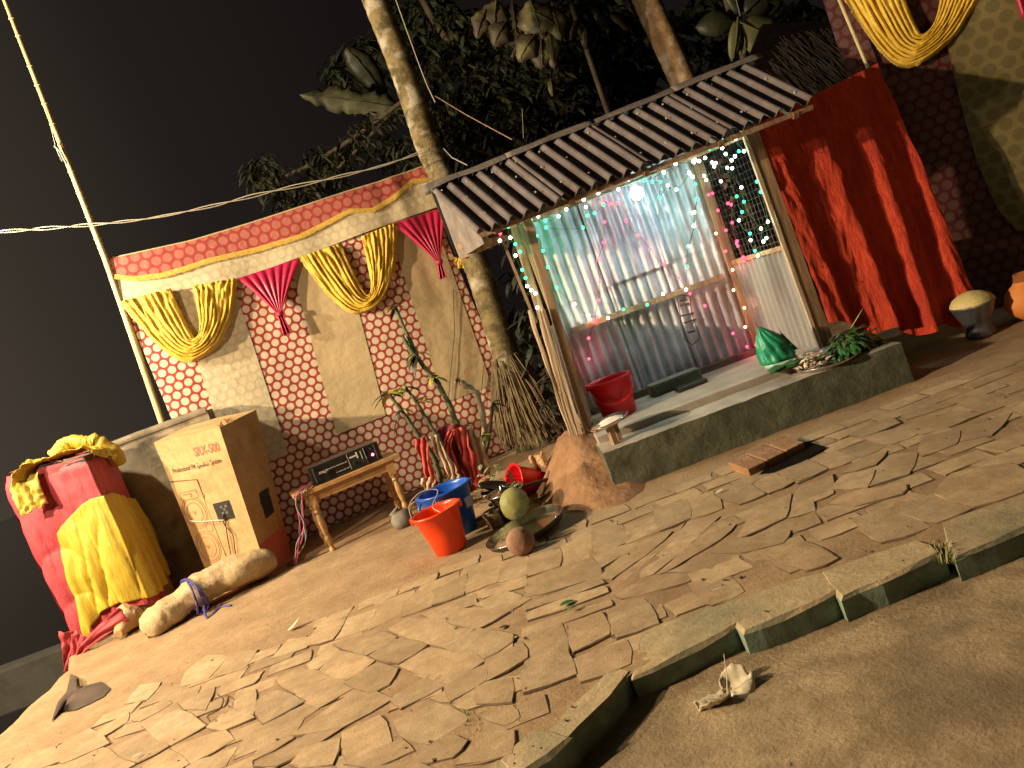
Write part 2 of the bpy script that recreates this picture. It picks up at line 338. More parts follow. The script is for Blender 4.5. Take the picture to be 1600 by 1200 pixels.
pw = MB(); pw.grid(lambda a, b: V((-60 + 56.55 * a, -30 + 150 * b, -.95)), 8, 8)
pw.build('added_shade_sheet', mat('glossy_shade_black', (.008, .008, .007), rough=.12, bump=.06, bsc=4), kind='structure')  # near-black sheet added so the shaded drop left of the yard stays dark
mb = MB(); mb.grid(lambda a, b: V((-60 + 120 * a, -30 + 150 * b, -1.0 if True else 0)), 12, 12)
mb.grid(lambda a, b: V((-2.6 + 60 * a, 6.9 + 80 * b, -.03)), 12, 12)
mb.build('far_ground', mat('dark_field_earth', (.03, .024, .014), (.05, .04, .022), 1, .95), kind='structure')
# ---- paving slabs, each one traced where it lies and laid flat on the sand
SL = []
def sl(ox, oy, *polys):
    for p in polys: SL.append([(ox + p[i] / 4, oy + p[i + 1] / 4) for i in range(0, len(p), 2)])
sl(700, 820,
 (150,280,335,230,310,365,120,435), (345,240,500,215,500,320,330,370), (515,215,700,165,700,270,515,325), (710,150,895,60,905,205,715,270),
 (905,55,1090,15,1110,125,930,190), (1100,20,1320,-30,1330,45,1120,130), (500,350,900,225,960,310,930,345,510,460), (125,445,480,338,492,395,180,470),
 (185,510,330,440,520,470,370,555), (500,512,930,350,975,385,510,540), (510,560,970,400,1000,440,740,530,520,610), (495,650,1005,490,1020,520,500,700),
 (0,620,130,540,380,560,190,665), (500,712,715,630,750,800,760,825,510,905), (770,640,960,570,1010,700,800,800), (1020,545,1230,485,1310,630,1070,720),
 (250,860,470,770,495,850,260,985), (475,930,755,835,800,950,490,1060), (810,850,1120,740,1140,880,850,990), (0,760,190,675,430,715,210,860),
 (0,1020,230,900,235,990,40,1110), (60,1125,240,1005,470,960,480,1030,150,1160))
sl(900, 700,
 (120,505,250,478,245,512,135,545), (495,390,690,340,715,450,535,525), (690,330,855,285,915,385,730,450), (295,505,485,440,520,520,330,605),
 (875,300,1190,135,1225,165,1080,225,1190,300,1030,360), (1090,232,1200,180,1370,215,1210,295), (1230,150,1430,85,1570,145,1400,220),
 (125,700,180,655,390,605,320,660,150,770), (155,820,400,605,600,537,550,590,240,830), (270,820,610,560,690,470,590,600,330,828), (340,828,720,465,900,442,490,800),
 (510,800,905,475,1000,490,960,540,575,785), (580,790,850,685,1020,690,950,765), (860,668,960,600,1340,537,1290,610,1040,662), (1025,568,1140,400,1350,300,1300,450,1080,562),
 (250,920,380,835,740,792,700,850,300,950), (720,865,920,792,1050,910,860,990,800,970), (220,1045,420,970,500,1080,240,1180), (1220,700,1440,603,1600,683,1350,790),
 (1310,450,1400,265,1600,190,1600,300,1480,345,1500,400))
sl(1200, 600,
 (520,330,750,225,820,260,600,345), (830,180,1000,140,1180,128,880,225), (800,290,1180,180,1330,200,980,325), (1200,128,1340,75,1540,120,1340,190),
 (600,352,780,298,920,330,780,385), (250,490,440,430,550,480,380,545), (460,430,600,382,740,400,590,470), (40,535,230,500,370,550,190,625),
 (480,570,590,482,740,442,670,520), (420,670,480,590,660,560,620,660), (640,648,760,462,930,440,880,570), (950,430,990,340,1200,312,1170,390,980,460),
 (1215,370,1260,290,1520,200,1400,330), (190,680,400,582,400,650,350,690,200,740), (400,760,520,692,860,650,830,710,560,770), (780,790,1020,712,1270,790,1050,880),
 (540,860,770,800,1010,905,720,1000), (1060,705,1160,580,1500,520,1600,560,1600,690,1290,785), (20,1090,200,1012,430,1110,250,1180),
 (1540,170,1700,90,1900,110,1660,230), (1560,260,1700,250,1880,130,1900,260,1640,330), (1640,360,1900,280,1900,420,1600,480), (1640,520,1900,440,1900,600,1660,650))
sl(400, 900,
 (1140,95,1320,0,1300,125,1110,190), (930,190,950,120,1130,90,1100,195,920,262), (700,330,760,205,920,170,900,250,720,340), (500,410,580,280,750,220,690,340),
 (330,440,400,320,560,280,490,410), (120,520,210,410,370,400,310,460), (490,440,750,360,880,395,700,505), (830,350,960,280,1190,300,1370,345,1180,460),
 (1040,250,1210,190,1310,220,1180,290), (1210,292,1330,228,1550,242,1390,340), (1380,190,1560,110,1650,140,1600,225,1560,235), (720,512,880,412,1070,450,900,560),
 (410,600,520,480,740,545,570,660), (130,660,290,590,460,640,260,745), (330,560,470,465,510,478,400,590), (905,572,1080,462,1370,515,1430,550,1210,690,1060,630),
 (1190,465,1400,352,1600,390,1600,430,1430,530), (570,682,760,562,880,600,830,690,730,740), (260,750,470,648,620,710,390,835), (0,800,130,732,300,800,50,935),
 (860,790,1080,645,1200,692,930,828), (60,940,320,815,390,845,200,960), (240,1010,640,722,850,785,560,950), (60,1060,160,990,230,1030,0,1160),
 (0,1200,520,912,560,955,160,1195), (545,1000,780,892,850,1050,590,1170), (870,920,1130,812,1340,900,1090,1060,930,1000), (1110,780,1320,672,1420,690,1250,795),
 (1390,715,1600,662,1600,800,1400,812), (1450,540,1600,442,1600,580,1460,650), (580,1190,780,1100,900,1052,980,1110,760,1200), (990,1180,1190,1020,1310,1060,1230,1150),
 (240,1190,320,1095,520,1042,480,1200), (1280,1190,1430,1012,1600,1000,1600,1130), (1410,890,1600,835,1640,900,1560,940),
 (-20,980,40,950,190,1000,50,1055,-120,1130), (600,1240,990,1200,1200,1260,900,1400,600,1330), (160,1260,480,1215,560,1300,300,1420,60,1400))
sl(0, 900,
 (590,1000,800,872,790,930,620,1030), (840,910,1030,792,1070,812,890,915), (1120,800,1340,712,1290,850,1170,840), (700,1100,940,982,1060,1080,870,1180),
 (890,950,1120,852,1290,950,1070,1070), (1140,700,1310,650,1420,520,1300,510,1180,600), (1340,640,1440,500,1600,480,1530,590), (370,1080,560,972,690,1060,400,1180),
 (1310,950,1460,832,1590,900,1400,970), (1080,1082,1400,982,1460,1040,1200,1180), (1440,818,1600,730,1600,800,1590,880), (800,800,880,690,1000,680,930,780),
 (60,1260,380,1190,640,1090,860,1190,560,1320,200,1400), (900,1200,1060,1100,1180,1190,1000,1280), (100,1190,340,1090,380,1170,140,1250))
pav = root('brick_pavement', G(900, 950), 'dusty walkway of broken brick slabs running past the hut', 'pavement'); del pav['category']; pav['kind'] = 'structure'
def slab(poly, top, thick, m, name, parent, jit=.0035, bev=.005, tilt=.003, grow=.022):
    pts = [G(x, y) for x, y in poly]; c = sum(pts, V()) / len(pts)
    # outward CCW
    area = sum(pts[i].x * pts[(i + 1) % len(pts)].y - pts[(i + 1) % len(pts)].x * pts[i].y for i in range(len(pts)))
    if area < 0: pts.reverse()
    ring = []
    for i, p in enumerate(pts):
        q = pts[(i + 1) % len(pts)]; L = (q - p).length; k = max(2, min(5, int(L / .07)))
        for j in range(k):
            t = j / k; r = p.lerp(q, t); r = r + (r - c).normalized() * grow
            if j == 0: r = r.lerp(c, .035)
            ring.append(r + V((ru(-jit, jit), ru(-jit, jit), 0)))
    tx, ty = ru(-tilt, tilt), ru(-tilt, tilt); n = len(ring)
    def zz(r): return top + (r.x - c.x) * tx * 3 + (r.y - c.y) * ty * 3
    lo = [V((r.x, r.y, top - thick)) for r in ring]
    mid = [V((r.x, r.y, zz(r) - bev * ru(.5, 1.3))) for r in ring]
    hi = [V((r.x + (c.x - r.x) * bev * 1.2 / max(.03, (c - r).length), r.y + (c.y - r.y) * bev * 1.2 / max(.03, (c - r).length), zz(r) + ru(-.001, .001))) for r in ring]
    cc = V((c.x, c.y, zz(c) + .001))
    m_ = MB(); vs = lo + mid + hi + [cc]
    fs = [(i, (i + 1) % n, n + (i + 1) % n, n + i) for i in range(n)] + [(n + i, n + (i + 1) % n, 2 * n + (i + 1) % n, 2 * n + i) for i in range(n)] + [(2 * n + i, 2 * n + (i + 1) % n, 3 * n) for i in range(n)]
    m_.add(vs, fs); return m_.build(name, m, parent, smooth=False)
for p in SL:
    slab(p, .0125 + ru(-.002, .004), .06, random.choice((M_pave, M_pave, M_pave2)), 'paving_slab', pav)
def inside(x, y, poly):
    c = False
    for i in range(len(poly)):
        a, b = poly[i], poly[i - 1]
        if (a.y > y) != (b.y > y) and x < (b.x - a.x) * (y - a.y) / (b.y - a.y) + a.x: c = not c
    return c
GP = [[G(x, y) for x, y in p] for p in SL]
nf = 0
for j in range(-4, 26):
    for i in range(-30, 34):
        rz_ = .10; bw, bh = .27, .165
        lx = (i + (j % 2) * .5) * bw; ly = 2.45 + j * bh; cx = lx; cy = ly + rz_ * (lx + .2) * (1 if lx < .4 else .3)
        if cx < -3.4 or cx > 4.4 or cy < kerb_y(cx) + .26 or cy > interp(cx, [(-3.4, 4.05), (-1.2, 4.55), (.3, 4.55), (4.4, 4.75)]): continue
        pts_ = [(cx + sx * bw * .46 + ru(-.02, .02), cy + sy * bh * .45 + ru(-.015, .015)) for sx, sy in ((-1, -1), (1, -1), (1, 1), (-1, 1))]
        if any(inside(px_, py_, g_) for g_ in GP for px_, py_ in pts_ + [(cx, cy)]) and sum(inside(px_, py_, g_) for g_ in GP for px_, py_ in pts_ + [(cx, cy)]) > 2: continue
        nf += 1; tp_ = .0105 + ru(-.002, .002); c_ = V((cx, cy, 0)); ring = []
        for k in range(4):
            a_, b_ = V((*pts_[k], 0)), V((*pts_[(k + 1) % 4], 0))
            for t_ in (0, .33, .66): q_ = a_.lerp(b_, t_); ring.append(q_ + V((ru(-.006, .006), ru(-.006, .006), 0)))
        n = len(ring); g_ = MB(); g_.add([V((r.x, r.y, -.05)) for r in ring] + [V((r.x, r.y, tp_ - .004)) for r in ring] + [V((*(r.lerp(c_, .05).xy), tp_)) for r in ring],
            [(k, (k + 1) % n, n + (k + 1) % n, n + k) for k in range(n)] + [(n + k, n + (k + 1) % n, 2 * n + (k + 1) % n, 2 * n + k) for k in range(n)] + [tuple(2 * n + k for k in range(n))])
        g_.build('paving_slab', random.choice((M_pave, M_pave2)), pav)
print('fill', nf, 'traced', len(SL))
kr = root('kerb', G(1300, 940), 'row of long stone kerb blocks edging the paved walkway above the dirt road', 'kerb'); del kr['category']; kr['kind'] = 'structure'
for p in ([(981,998),(995,1058),(1152,974),(1137,948)], [(859,1147),(887,1158),(982,1056),(956,1050)], [(787,1192),(822,1204),(884,1160),(837,1150)],
          [(1138,946),(1166,987),(1307,926),(1284,900)], [(1288,899),(1321,933),(1462,870),(1434,852)], [(1478,820),(1499,873),(1640,806),(1625,768)],
          [(700,1243),(735,1262),(818,1208),(780,1194)], [(1630,766),(1646,804),(1790,745),(1770,710)]):
    slab(p, .012 + ru(-.003, .003), .19, M_kerb, 'kerb_stone', kr, jit=.006, bev=.014, tilt=.003, grow=.03)
# raised brick step in front of the plinth; its dark hollow is a painted shade patch
ho = root('hollow_shade', G(1225, 715), 'flat black patch painted as shade at the foot of the small brick step', 'shade patch')
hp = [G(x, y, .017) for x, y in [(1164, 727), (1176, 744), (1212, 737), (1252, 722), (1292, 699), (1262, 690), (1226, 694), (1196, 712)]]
MB().add(hp, [tuple(range(len(hp)))]).build('shade_patch', mat('shade_black', (.007, .005, .004), (.013, .009, .007), 9, 1.0, spec=0.05), ho)
st = root('brick_step', G(1190, 735), 'small raised brick step in front of the cement plinth', 'step')
a = [G(1133, 727), G(1172, 741), G(1212, 722), G(1180, 702)]
for i, q in enumerate([[(1137,722),(1168,733),(1196,720),(1163,709)], [(1164,708),(1197,719),(1226,705),(1194,694)], [(1195,693),(1228,704),(1256,690),(1224,681)]]):
    pts = [G(x, y, .06) for x, y in q]; pts.reverse()
    MB().hexa([V((p.x, p.y, -.05)) for p in pts] + [p for p in pts]).build('brick', M_mud, st, bevel=.006)
# ============================================================ MUD MOUND by the plinth
mb = MB()
def mound(a, b):
    x = -.62 + 1.25 * a; y = 4.45 + 2.5 * b
    dx = (x - .33) / (.52 if x < .33 else .55); dy = (y - 5.55) / (1.05 if y < 5.55 else 1.2)
    r = sqrt(dx * dx + dy * dy) + .12 * nz(x * 4, y * 4)
    h = .40 * sm(1.05 - r) + .025 * nz(x * 9, y * 9, 2) * sm(1.2 - r) + .012 * nz(x * 30, y * 30, 2) * sm(1.2 - r)
    return V((x, y, h - .03))
mb.grid(mound, 90, 130); mb.build('mud_mound', M_mud, smooth=True, kind='structure')
# ============================================================ SHRINE HUT
YF, YP, YB = 4.87, 5.40, 6.12
hut = root('tin_hut', (1.4, 5.5, 0), 'small open tin roofed shrine hut on a cement plinth, hung with fairy lights', 'hut')
pl = G(975, 775); xl = P(944, 713, YF).x; xr = P(1402, 542, YF).x
zt = P(944, 713, YF).z
print('plinth', pl, xl, xr, zt, P(1402, 542, YF).z)
zl = .275
mb = MB()
def plint(a, b):   # rough front, top and sides as one wrapped sheet
    return None
n = 60
for i in range(n):      # front face columns
    pass
def fr(a, b):
    x = xl + (xr + .03 - xl) * a; z = -.08 + (zl + .08) * b
    return V((x, YF + .012 * nz(x * 5, z * 8) - .02 * (1 - b) + .006 * nz(x * 22, z * 22), z + (.008 * nz(x * 7, 1) + .004 * nz(x * 30, 9) if b == 1 else 0)))
mb.grid(fr, 90, 14)
def top(a, b):
    x = xl + (xr + .03 - xl) * a; y = YF + .001 + (5.22 - YF) * b
    if b == 0: return fr(a, 1)
    return V((x, y, zl + .006 * nz(x * 6, y * 6)))
mb2 = MB(); mb2.grid(top, 90, 12); mb2.build('plinth_ledge', M_concf, hut, smooth=True)
sd = MB(); sd.grid(lambda a, b: (lambda p: V((p.x + .004 * nz(a * 9, b * 9), YF + (6.4 - YF) * a, p.z)))(fr(0, b)), 20, 8)
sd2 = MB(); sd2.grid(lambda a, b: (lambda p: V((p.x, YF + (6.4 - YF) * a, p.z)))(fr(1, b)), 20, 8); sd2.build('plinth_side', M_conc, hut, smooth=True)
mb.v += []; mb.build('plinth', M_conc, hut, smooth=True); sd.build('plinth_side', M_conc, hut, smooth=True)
zf = zl + .055
fl = MB(); fl.box(((xl + 2.35) / 2 + .02, 5.2 + .62, zf / 2), (2.35 - xl, 1.26, zf)); fl.build('raised_floor', M_concf, hut, bevel=.008)
# posts
def post(name, pb, pt, w, m, hb=None):
    b_ = MB(); b_.beam(pb, pt, w, w, up=V((0, 1, 0))); return b_.build(name, m, hut, bevel=.004)
lb = P(925, 690, YP); lb.z = zf - .01; lt = P(822, 338, YP)
rb = P(1288, 540, YP); rb.z = zf - .01; rt_ = P(1166, 200, YP)
print('posts', lb, lt, rb, rt_)
MB().beam(lb, lt, .062, .06, up=V((0, 1, 0))).build('post', M_wood, hut, bevel=.004)
MB().beam(P(908, 690, YP + .03), P(800, 345, YP + .03), .055, .05, up=V((0, 1, 0))).build('post', M_wood, hut, bevel=.004)
MB().beam(rb + V((.02, 0, 0)), rt_ + V((.02, 0, 0)), .085, .07, up=V((0, 1, 0))).build('post', M_wood, hut, bevel=.004)
MB().beam(rb + V((-.045, -.03, 0)), rt_ + V((-.045, -.03, .0)), .022, .03, up=V((0, 1, 0))).build('pale_batten', M_woodp, hut)
bb = P(1193, 562, YB); bt = P(1083, 235, YB)
MB().beam(V((bb.x, YB, zf)), bt, .075, .07, up=V((0, 1, 0))).build('post', M_wood, hut, bevel=.004)
blb = V((.52, YB, zf)); blt = V((.50, YB, 1.95)); MB().beam(blb, blt, .06, .06).build('post', M_wood, hut, bevel=.004)
# split pale plank leaning on the left post
pk = MB()
def plank(p0, p1, w, th, y):
    a, b = P(*p0, y), P(*p1, y); m_ = MB(); n_ = 10
    for s_ in range(1):
        m_.grid(lambda u_, v_: a.lerp(b, v_) + V(((u_ - .5) * w * (1 - .35 * v_) + .008 * nz(v_ * 5, u_ * 3), .006 * nz(u_ * 9, v_ * 2) + .004 * sin(u_ * 25), 0)), 8, 18)
    return m_
plank((905, 692), (845, 485), .085, .02, YP - .05).build('split_plank', M_woodp, hut, solid=.02)
plank((893, 680), (826, 485), .022, .02, YP + .02).build('split_plank', M_woodp, hut, solid=.018)
# corrugated sheets
def corr(o, du, dv, nu, nv, pitch, amp, nrm, L, H, flat=0, top=None, warp=.004):
    """o + du*s + dv*t, ribs run along dv"""
    m_ = MB(); k = max(4, int(L / pitch * 8))
    def f(a, b):
        s_ = a * L; t_ = b * H; ph = 2 * pi * s_ / pitch
        q = sin(ph); q = max(-.9, min(.9, q)) / .9
        p = o + du * s_ + dv * t_ + nrm * (amp * q + warp * nz(s_ * 1.7, t_ * 1.7, o.x * 3))
        if b == 1 and top: p += dv * top * nz(s_ * 3, 4)
        return p
    m_.grid(f, k, nv); return m_
xb0, xb1 = .52, bb.x - .02
X = V((1, 0, 0)); Zu = V((0, 0, 1)); Yn = V((0, -1, 0))
zmid = 1.30
# upper tier overlaps the lower one
L = xb1 - xb0
for i in range(3):
    corr(V((xb0 + L * i / 3 - .02, YB - .012 * (i % 2), zmid - .06 + .012 * i)), X, Zu, 0, 8, .084, .0165, Yn, L / 3 + .05, 2.02 - zmid + .02 * i).build('tin_sheet', M_tin, hut, smooth=True)
    corr(V((xb0 + L * i / 3 - .02, YB + .012 + .008 * (i % 2), zf + .05)), X, Zu, 0, 8, .084, .0165, Yn, L / 3 + .05, zmid - zf - .02).build('tin_sheet', M_tin, hut, smooth=True)
ra, rb2 = P(893, 517, YB - .04), P(1130, 432, YB - .04)
MB().beam(ra, rb2, .04, .045).build('rail', M_wood, hut, bevel=.003)
MB().box(((xb0 + xb1) / 2, YB - .03, zf + .025), (L, .06, .05)).build('sill', mat('charred_sill', (.07, .05, .04), (.12, .08, .06), 8, .9), hut)
MB().beam(P(832, 342, YP), P(1168, 208, YP), .04, .05).build('front_beam', M_wood, hut, bevel=.003)
# right side wall: low tin sheet, rail, wire mesh above
sA = V((bb.x + .01, YB - .02, zf)); sB = V((rb.x - .01, YP + .03, zf)); dS = (sB - sA); LS = dS.length; dS.normalize(); nS = V((-dS.y, dS.x, 0)) * -1
hz = P(1185, 398, (YP + YB) / 2).z - zf
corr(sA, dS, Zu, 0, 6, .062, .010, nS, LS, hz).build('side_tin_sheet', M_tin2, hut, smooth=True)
MB().beam(sA + Zu * hz, sB + Zu * hz, .035, .035).build('rail', M_wood, hut, bevel=.003)
wm = MB()
for i in range(17):
    q = dS * (LS * i / 16); wm.tube([sA + q + Zu * hz, sA + q + Zu * 1.66], .0012, 3, False)
for i in range(19):
    z_ = hz + (1.66 - hz) * i / 18; wm.tube([sA + Zu * z_, sB + Zu * z_], .0012, 3, False)
wm.build('wire_mesh', M_net, hut, kind='stuff')
# left side: low tin sheet
lA = V((.515, YB, zf)); lB = V((lb.x - .02, YP + .06, zf)); dL = lB - lA; LL = dL.length; dL.normalize()
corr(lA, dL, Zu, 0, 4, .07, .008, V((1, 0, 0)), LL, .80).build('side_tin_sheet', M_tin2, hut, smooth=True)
# left outer lattice strip with small lights in it: thin battens
MB().beam(P(838, 505, YP + .3), P(775, 350, YP + .3), .02, .02, up=V((0, 1, 0))).build('batten', M_wood, hut)
MB().beam(P(718, 385, YP + .35), P(790, 372, YP + .1), .05, .04).build('outrigger', M_wood, hut, bevel=.004)
MB().beam(P(722, 402, YP + .35), P(800, 368, YP + .1), .03, .03).build('outrigger', M_wood, hut, bevel=.004)
# roof
YE, YR = 5.12, 5.95
e0, e1 = P(743, 362, YE), P(1276, 156, YE); r0, r1 = P(672, 296, YR), P(1160, 101, YR)
print('roof', e0, e1, r0, r1)
def sheet(a0, a1, b0, b1, m_, pitch=.112, amp=.024, lift=0):
    L_ = (a1 - a0).length; nn = (a1 - a0).cross(b0 - a0).normalized()
    if nn.z < 0: nn = -nn
    g = MB(); k = int(L_ / pitch * 10)
    def f(a, b):
        A = a0.lerp(a1, a); B = b0.lerp(b1, a); p = A.lerp(B, b); ph = 2 * pi * a * L_ / pitch
        q = sin(ph); q = max(-.9, min(.9, q)) / .9
        return p + nn * (amp * q + lift + .006 * nz(p.x * 1.3, p.y * 2, 5))
    g.grid(f, k, 10); return g
nsh = 4
for i in range(nsh):
    a, b = i / nsh, (i + 1) / nsh + (.02 if i < nsh - 1 else 0)
    j = ru(-.025, .025); dd = (e0 - r0).normalized() * j
    sheet(e0.lerp(e1, a) + dd, e0.lerp(e1, b) + dd, r0.lerp(r1, a), r0.lerp(r1, b), M_roof, lift=.004 * (i % 2)).build('roof_sheet', M_roof, hut, smooth=True, solid=.0015)
k0, k1 = r0 + V((0, .8, -.50)), r1 + V((0, .8, -.50))
sheet(k0, k1, r0, r1, M_roof).build('back_roof_sheet', M_roof, hut, smooth=True, solid=.0015)
rc = MB(); c0, c1 = r0 + V((-.05, 0, .02)), r1 + V((.10, 0, .02)); n_ = 5
def cap(a, b):
    p = c0.lerp(c1, a); t = (b - .5) * 2
    return p + V((0, t * .085, -abs(t) ** 1.3 * .055 + .012 * nz(p.x * 4, b * 3) + .02))
for i in range(4): 
    q = MB(); q.grid(lambda a, b: cap(i / 4 + a * .262, b) + V((0, 0, .003 * (i % 2))), 14, 8); q.build('ridge_cap', M_rust, hut, smooth=True, solid=.002)
rf = MB()
for i in range(5):
    a = .06 + .22 * i; rf = MB(); rf.beam(e0.lerp(e1, a) - V((0, -.03, .045)), r0.lerp(r1, a) - V((0, 0, .055)), .04, .04); rf.build('rafter', M_wood, hut)
MB().beam(e0 + V((.02, .05, -.03)), e1 + V((-.02, .05, -.03)), .035, .03).build('purlin', M_wood, hut)
gb = MB(); g0 = r0 + V((.03, 0, -.05)); g1 = e0 + V((.03, .03, -.05)); g2 = V((g0.x, YR, e0.z - .06)); gb.add([g0, g1, g1 + V((0, 0, -.04)), g2], [(0, 1, 2, 3)]); gb.build('gable_board', M_rust, hut, solid=.01)
# roofing nails
nl = MB()
for i in range(26):
    a = (i + .5) / 26
    for t in (.18, .55, .82):
        if (i + int(t * 10)) % 2: continue
        p = e0.lerp(e1, a).lerp(r0.lerp(r1, a), t + ru(-.02, .02)) + V((0, 0, .022)); nl.box(p, (.010, .010, .012))
nl.build('nail_heads', M_wht, hut, kind='stuff')
# printed crest on the back sheet
bk = YB - .02
cr = [P(1057, 461, bk), P(1078, 462, bk), P(1080, 487, bk), P(1094, 528, bk), P(1082, 539, bk), P(1070, 531, bk)]
cm = MB(); 
for a, b in zip(cr, cr[1:] + cr[:1]): cm.beam(a, b, .006, .004, up=V((0, 1, 0)))
for a, b in (((1062, 470), (1074, 468)), ((1062, 478), (1077, 474)), ((1064, 494), (1084, 489)), ((1068, 505), (1088, 499)), ((1074, 520), (1086, 517))): cm.beam(P(*a, bk), P(*b, bk), .014, .004, up=V((0, 1, 0)))
cm.build('printed_emblem', M_inkb, hut)
# ============================================================ DOTTED CLOTH BACKDROP (left)
CA = V((-3.04, 6.95, 0)); CB = V((-.04, 7.85, 0)); CD = (CB - CA); CL = CD.length; CD.normalize(); CN = V((CD.y, -CD.x, 0))   # CN faces the camera
def chit(px, py):
    d = ray(px, py); t = (CA - EYE).dot(CN) / d.dot(CN); p = EYE + d * t
    return (p - CA).dot(CD), p.z
def cpt(s, z, off=0.0):
    rip = .018 * sin(s * 3.1 + .5) + .012 * nz(s * 2.2, z * 1.2, 2) + .02 * nz(s * 6, z * 2, 7) * sm((s - 2.3) / .6)
    rip += .03 * sm((.5 - z) / .5) * nz(s * 5, z * 3, 4)
    return CA + CD * s + CN * (rip + off) + V((0, 0, z))
toppx = [(165, 408), (300, 378), (400, 347), (500, 315), (590, 287), (668, 259)]
TOP = [chit(*p) for p in toppx]; s0 = TOP[0][0]; s1 = TOP[-1][0]
print('curtain', s0, s1, TOP, CL)
def topz(s): return interp(s, TOP)
bd = root('cloth_backdrop', CA, 'festive dotted red and cream cloth backdrop with yellow swags hung behind the speaker box and table', 'backdrop')
sR = chit(795, 640)[0]
print('sR', sR)
def body(a, b):
    zt_ = topz(s0 + (s1 - s0) * a); z = .02 + (zt_ - .02) * b
    # right border leans outwards below, following the palm trunk
    e = s1 + interp(z, [(0, chit(797, 700)[0] - s1), (1.0, chit(790, 600)[0] - s1), (2.2, chit(716, 420)[0] - s1), (3.1, 0)])
    s = s0 + (e - s0) * a
    return cpt(s, z)
def buv(a, b): p = body(a, b); return ((p - CA).dot(CD), p.z)
mb = MB(); mb.grid(body, 150, 60, buv); mb.build('dotted_cloth', M_dotr, bd, smooth=True)
def patch(name, m, sfun0, sfun1, zf0, zf1, off, nu=16, nv=30, label=None, extra=None, kind=None):
    def f(a, b):
        # a across, b up
        zmid_ = 1.5
        s_ = None
        za = zf0(a); zb = zf1(a); z = za + (zb - za) * b
        s = sfun0(z) + (sfun1(z) - sfun0(z)) * a
        return cpt(s, z, off + (extra(a, b) if extra else 0))
    def uvf(a, b): p = f(a, b); return ((p - CA).dot(CD), p.z)
    g = MB(); g.grid(f, nu, nv, uvf); return g.build(name, m, bd, smooth=True, label=label)
def lin(p, q):
    (sa, za), (sb, zb) = chit(*p), chit(*q)
    return lambda z: sa + (sb - sa) * (z - za) / (zb - za)
zc_bot = chit(560, 666)[1]; zc3 = chit(740, 612)[1]
pelz = lambda s: interp(s, [chit(195, 472), chit(370, 437), chit(470, 402), chit(610, 350), chit(700, 318)])
vs_ = pelz
b1 = lin((281, 480), (352, 700)); b2 = lin((362, 437), (448, 700)); b3 = lin((466, 458), (525, 674)); b4 = lin((561, 490), (605, 658))
b5 = lin((620, 400), (672, 560)); b6 = lin((712, 440), (767, 600))
for k, (f0, f1, zb) in enumerate([(b1, b2, zc_bot), (b3, b4, zc_bot), (b5, b6, zc3)]):
    patch('cream_panel', M_dotc if k == 0 else M_cream, f0, f1, lambda a, zb=zb: zb, lambda a, f0=f0, f1=f1: pelz(f0(2.6) + (f1(2.6) - f0(2.6)) * a) + .02, .006)
# valance and pelmet
wav = [chit(*p) for p in [(172, 432), (210, 437), (252, 432), (290, 421), (325, 409), (400, 391), (468, 371), (510, 350), (545, 332), (580, 331), (612, 312), (642, 285), (672, 282)]]
def along(name, m, zlo, zhi, off, sa=s0, sb=s1, n=120, nv=6, extra=None, kind=None, solid=0):
    def f(a, b): s = sa + (sb - sa) * a; z = zlo(s) + (zhi(s) - zlo(s)) * b; return cpt(s, z, off + (extra(s, b) if extra else 0))
    def uvf(a, b): p = f(a, b); return ((p - CA).dot(CD), p.z)
    g = MB(); g.grid(f, n, nv, uvf); return g.build(name, m, bd, smooth=True, solid=solid)
waz = lambda s: interp(s, wav)
seR = chit(700, 318)[0]
along('cream_valance', M_dotc, pelz, lambda s: waz(s) + .02, .03, sb=seR, extra=lambda s, b: .01 * sin(s * 9) * (1 - b))
along('red_pelmet', M_dotp, waz, topz, .04)
frg = MB(); NF = 520
for i in range(NF):
    s = s0 + (s1 - s0) * i / NF; z = waz(s); q = ru(.8, 1.2)
    a = cpt(s, z + .022, .046); b = cpt(s + .007, z + .022, .046); c = cpt(s + .006, z - .028 * q, .052); d = cpt(s + .001, z - .028 * q, .052)
    frg.add([a, b, c, d], [(0, 1, 2, 3)])
frg.build('yellow_fringe', M_fringe, bd, kind='stuff')
tp = MB(); tp.tube([cpt(s0 + (s1 - s0) * i / 40, topz(s0 + (s1 - s0) * i / 40) + .004, .01) for i in range(41)], .013, 8); tp.build('top_hem_rope', M_bamb, bd, smooth=True)
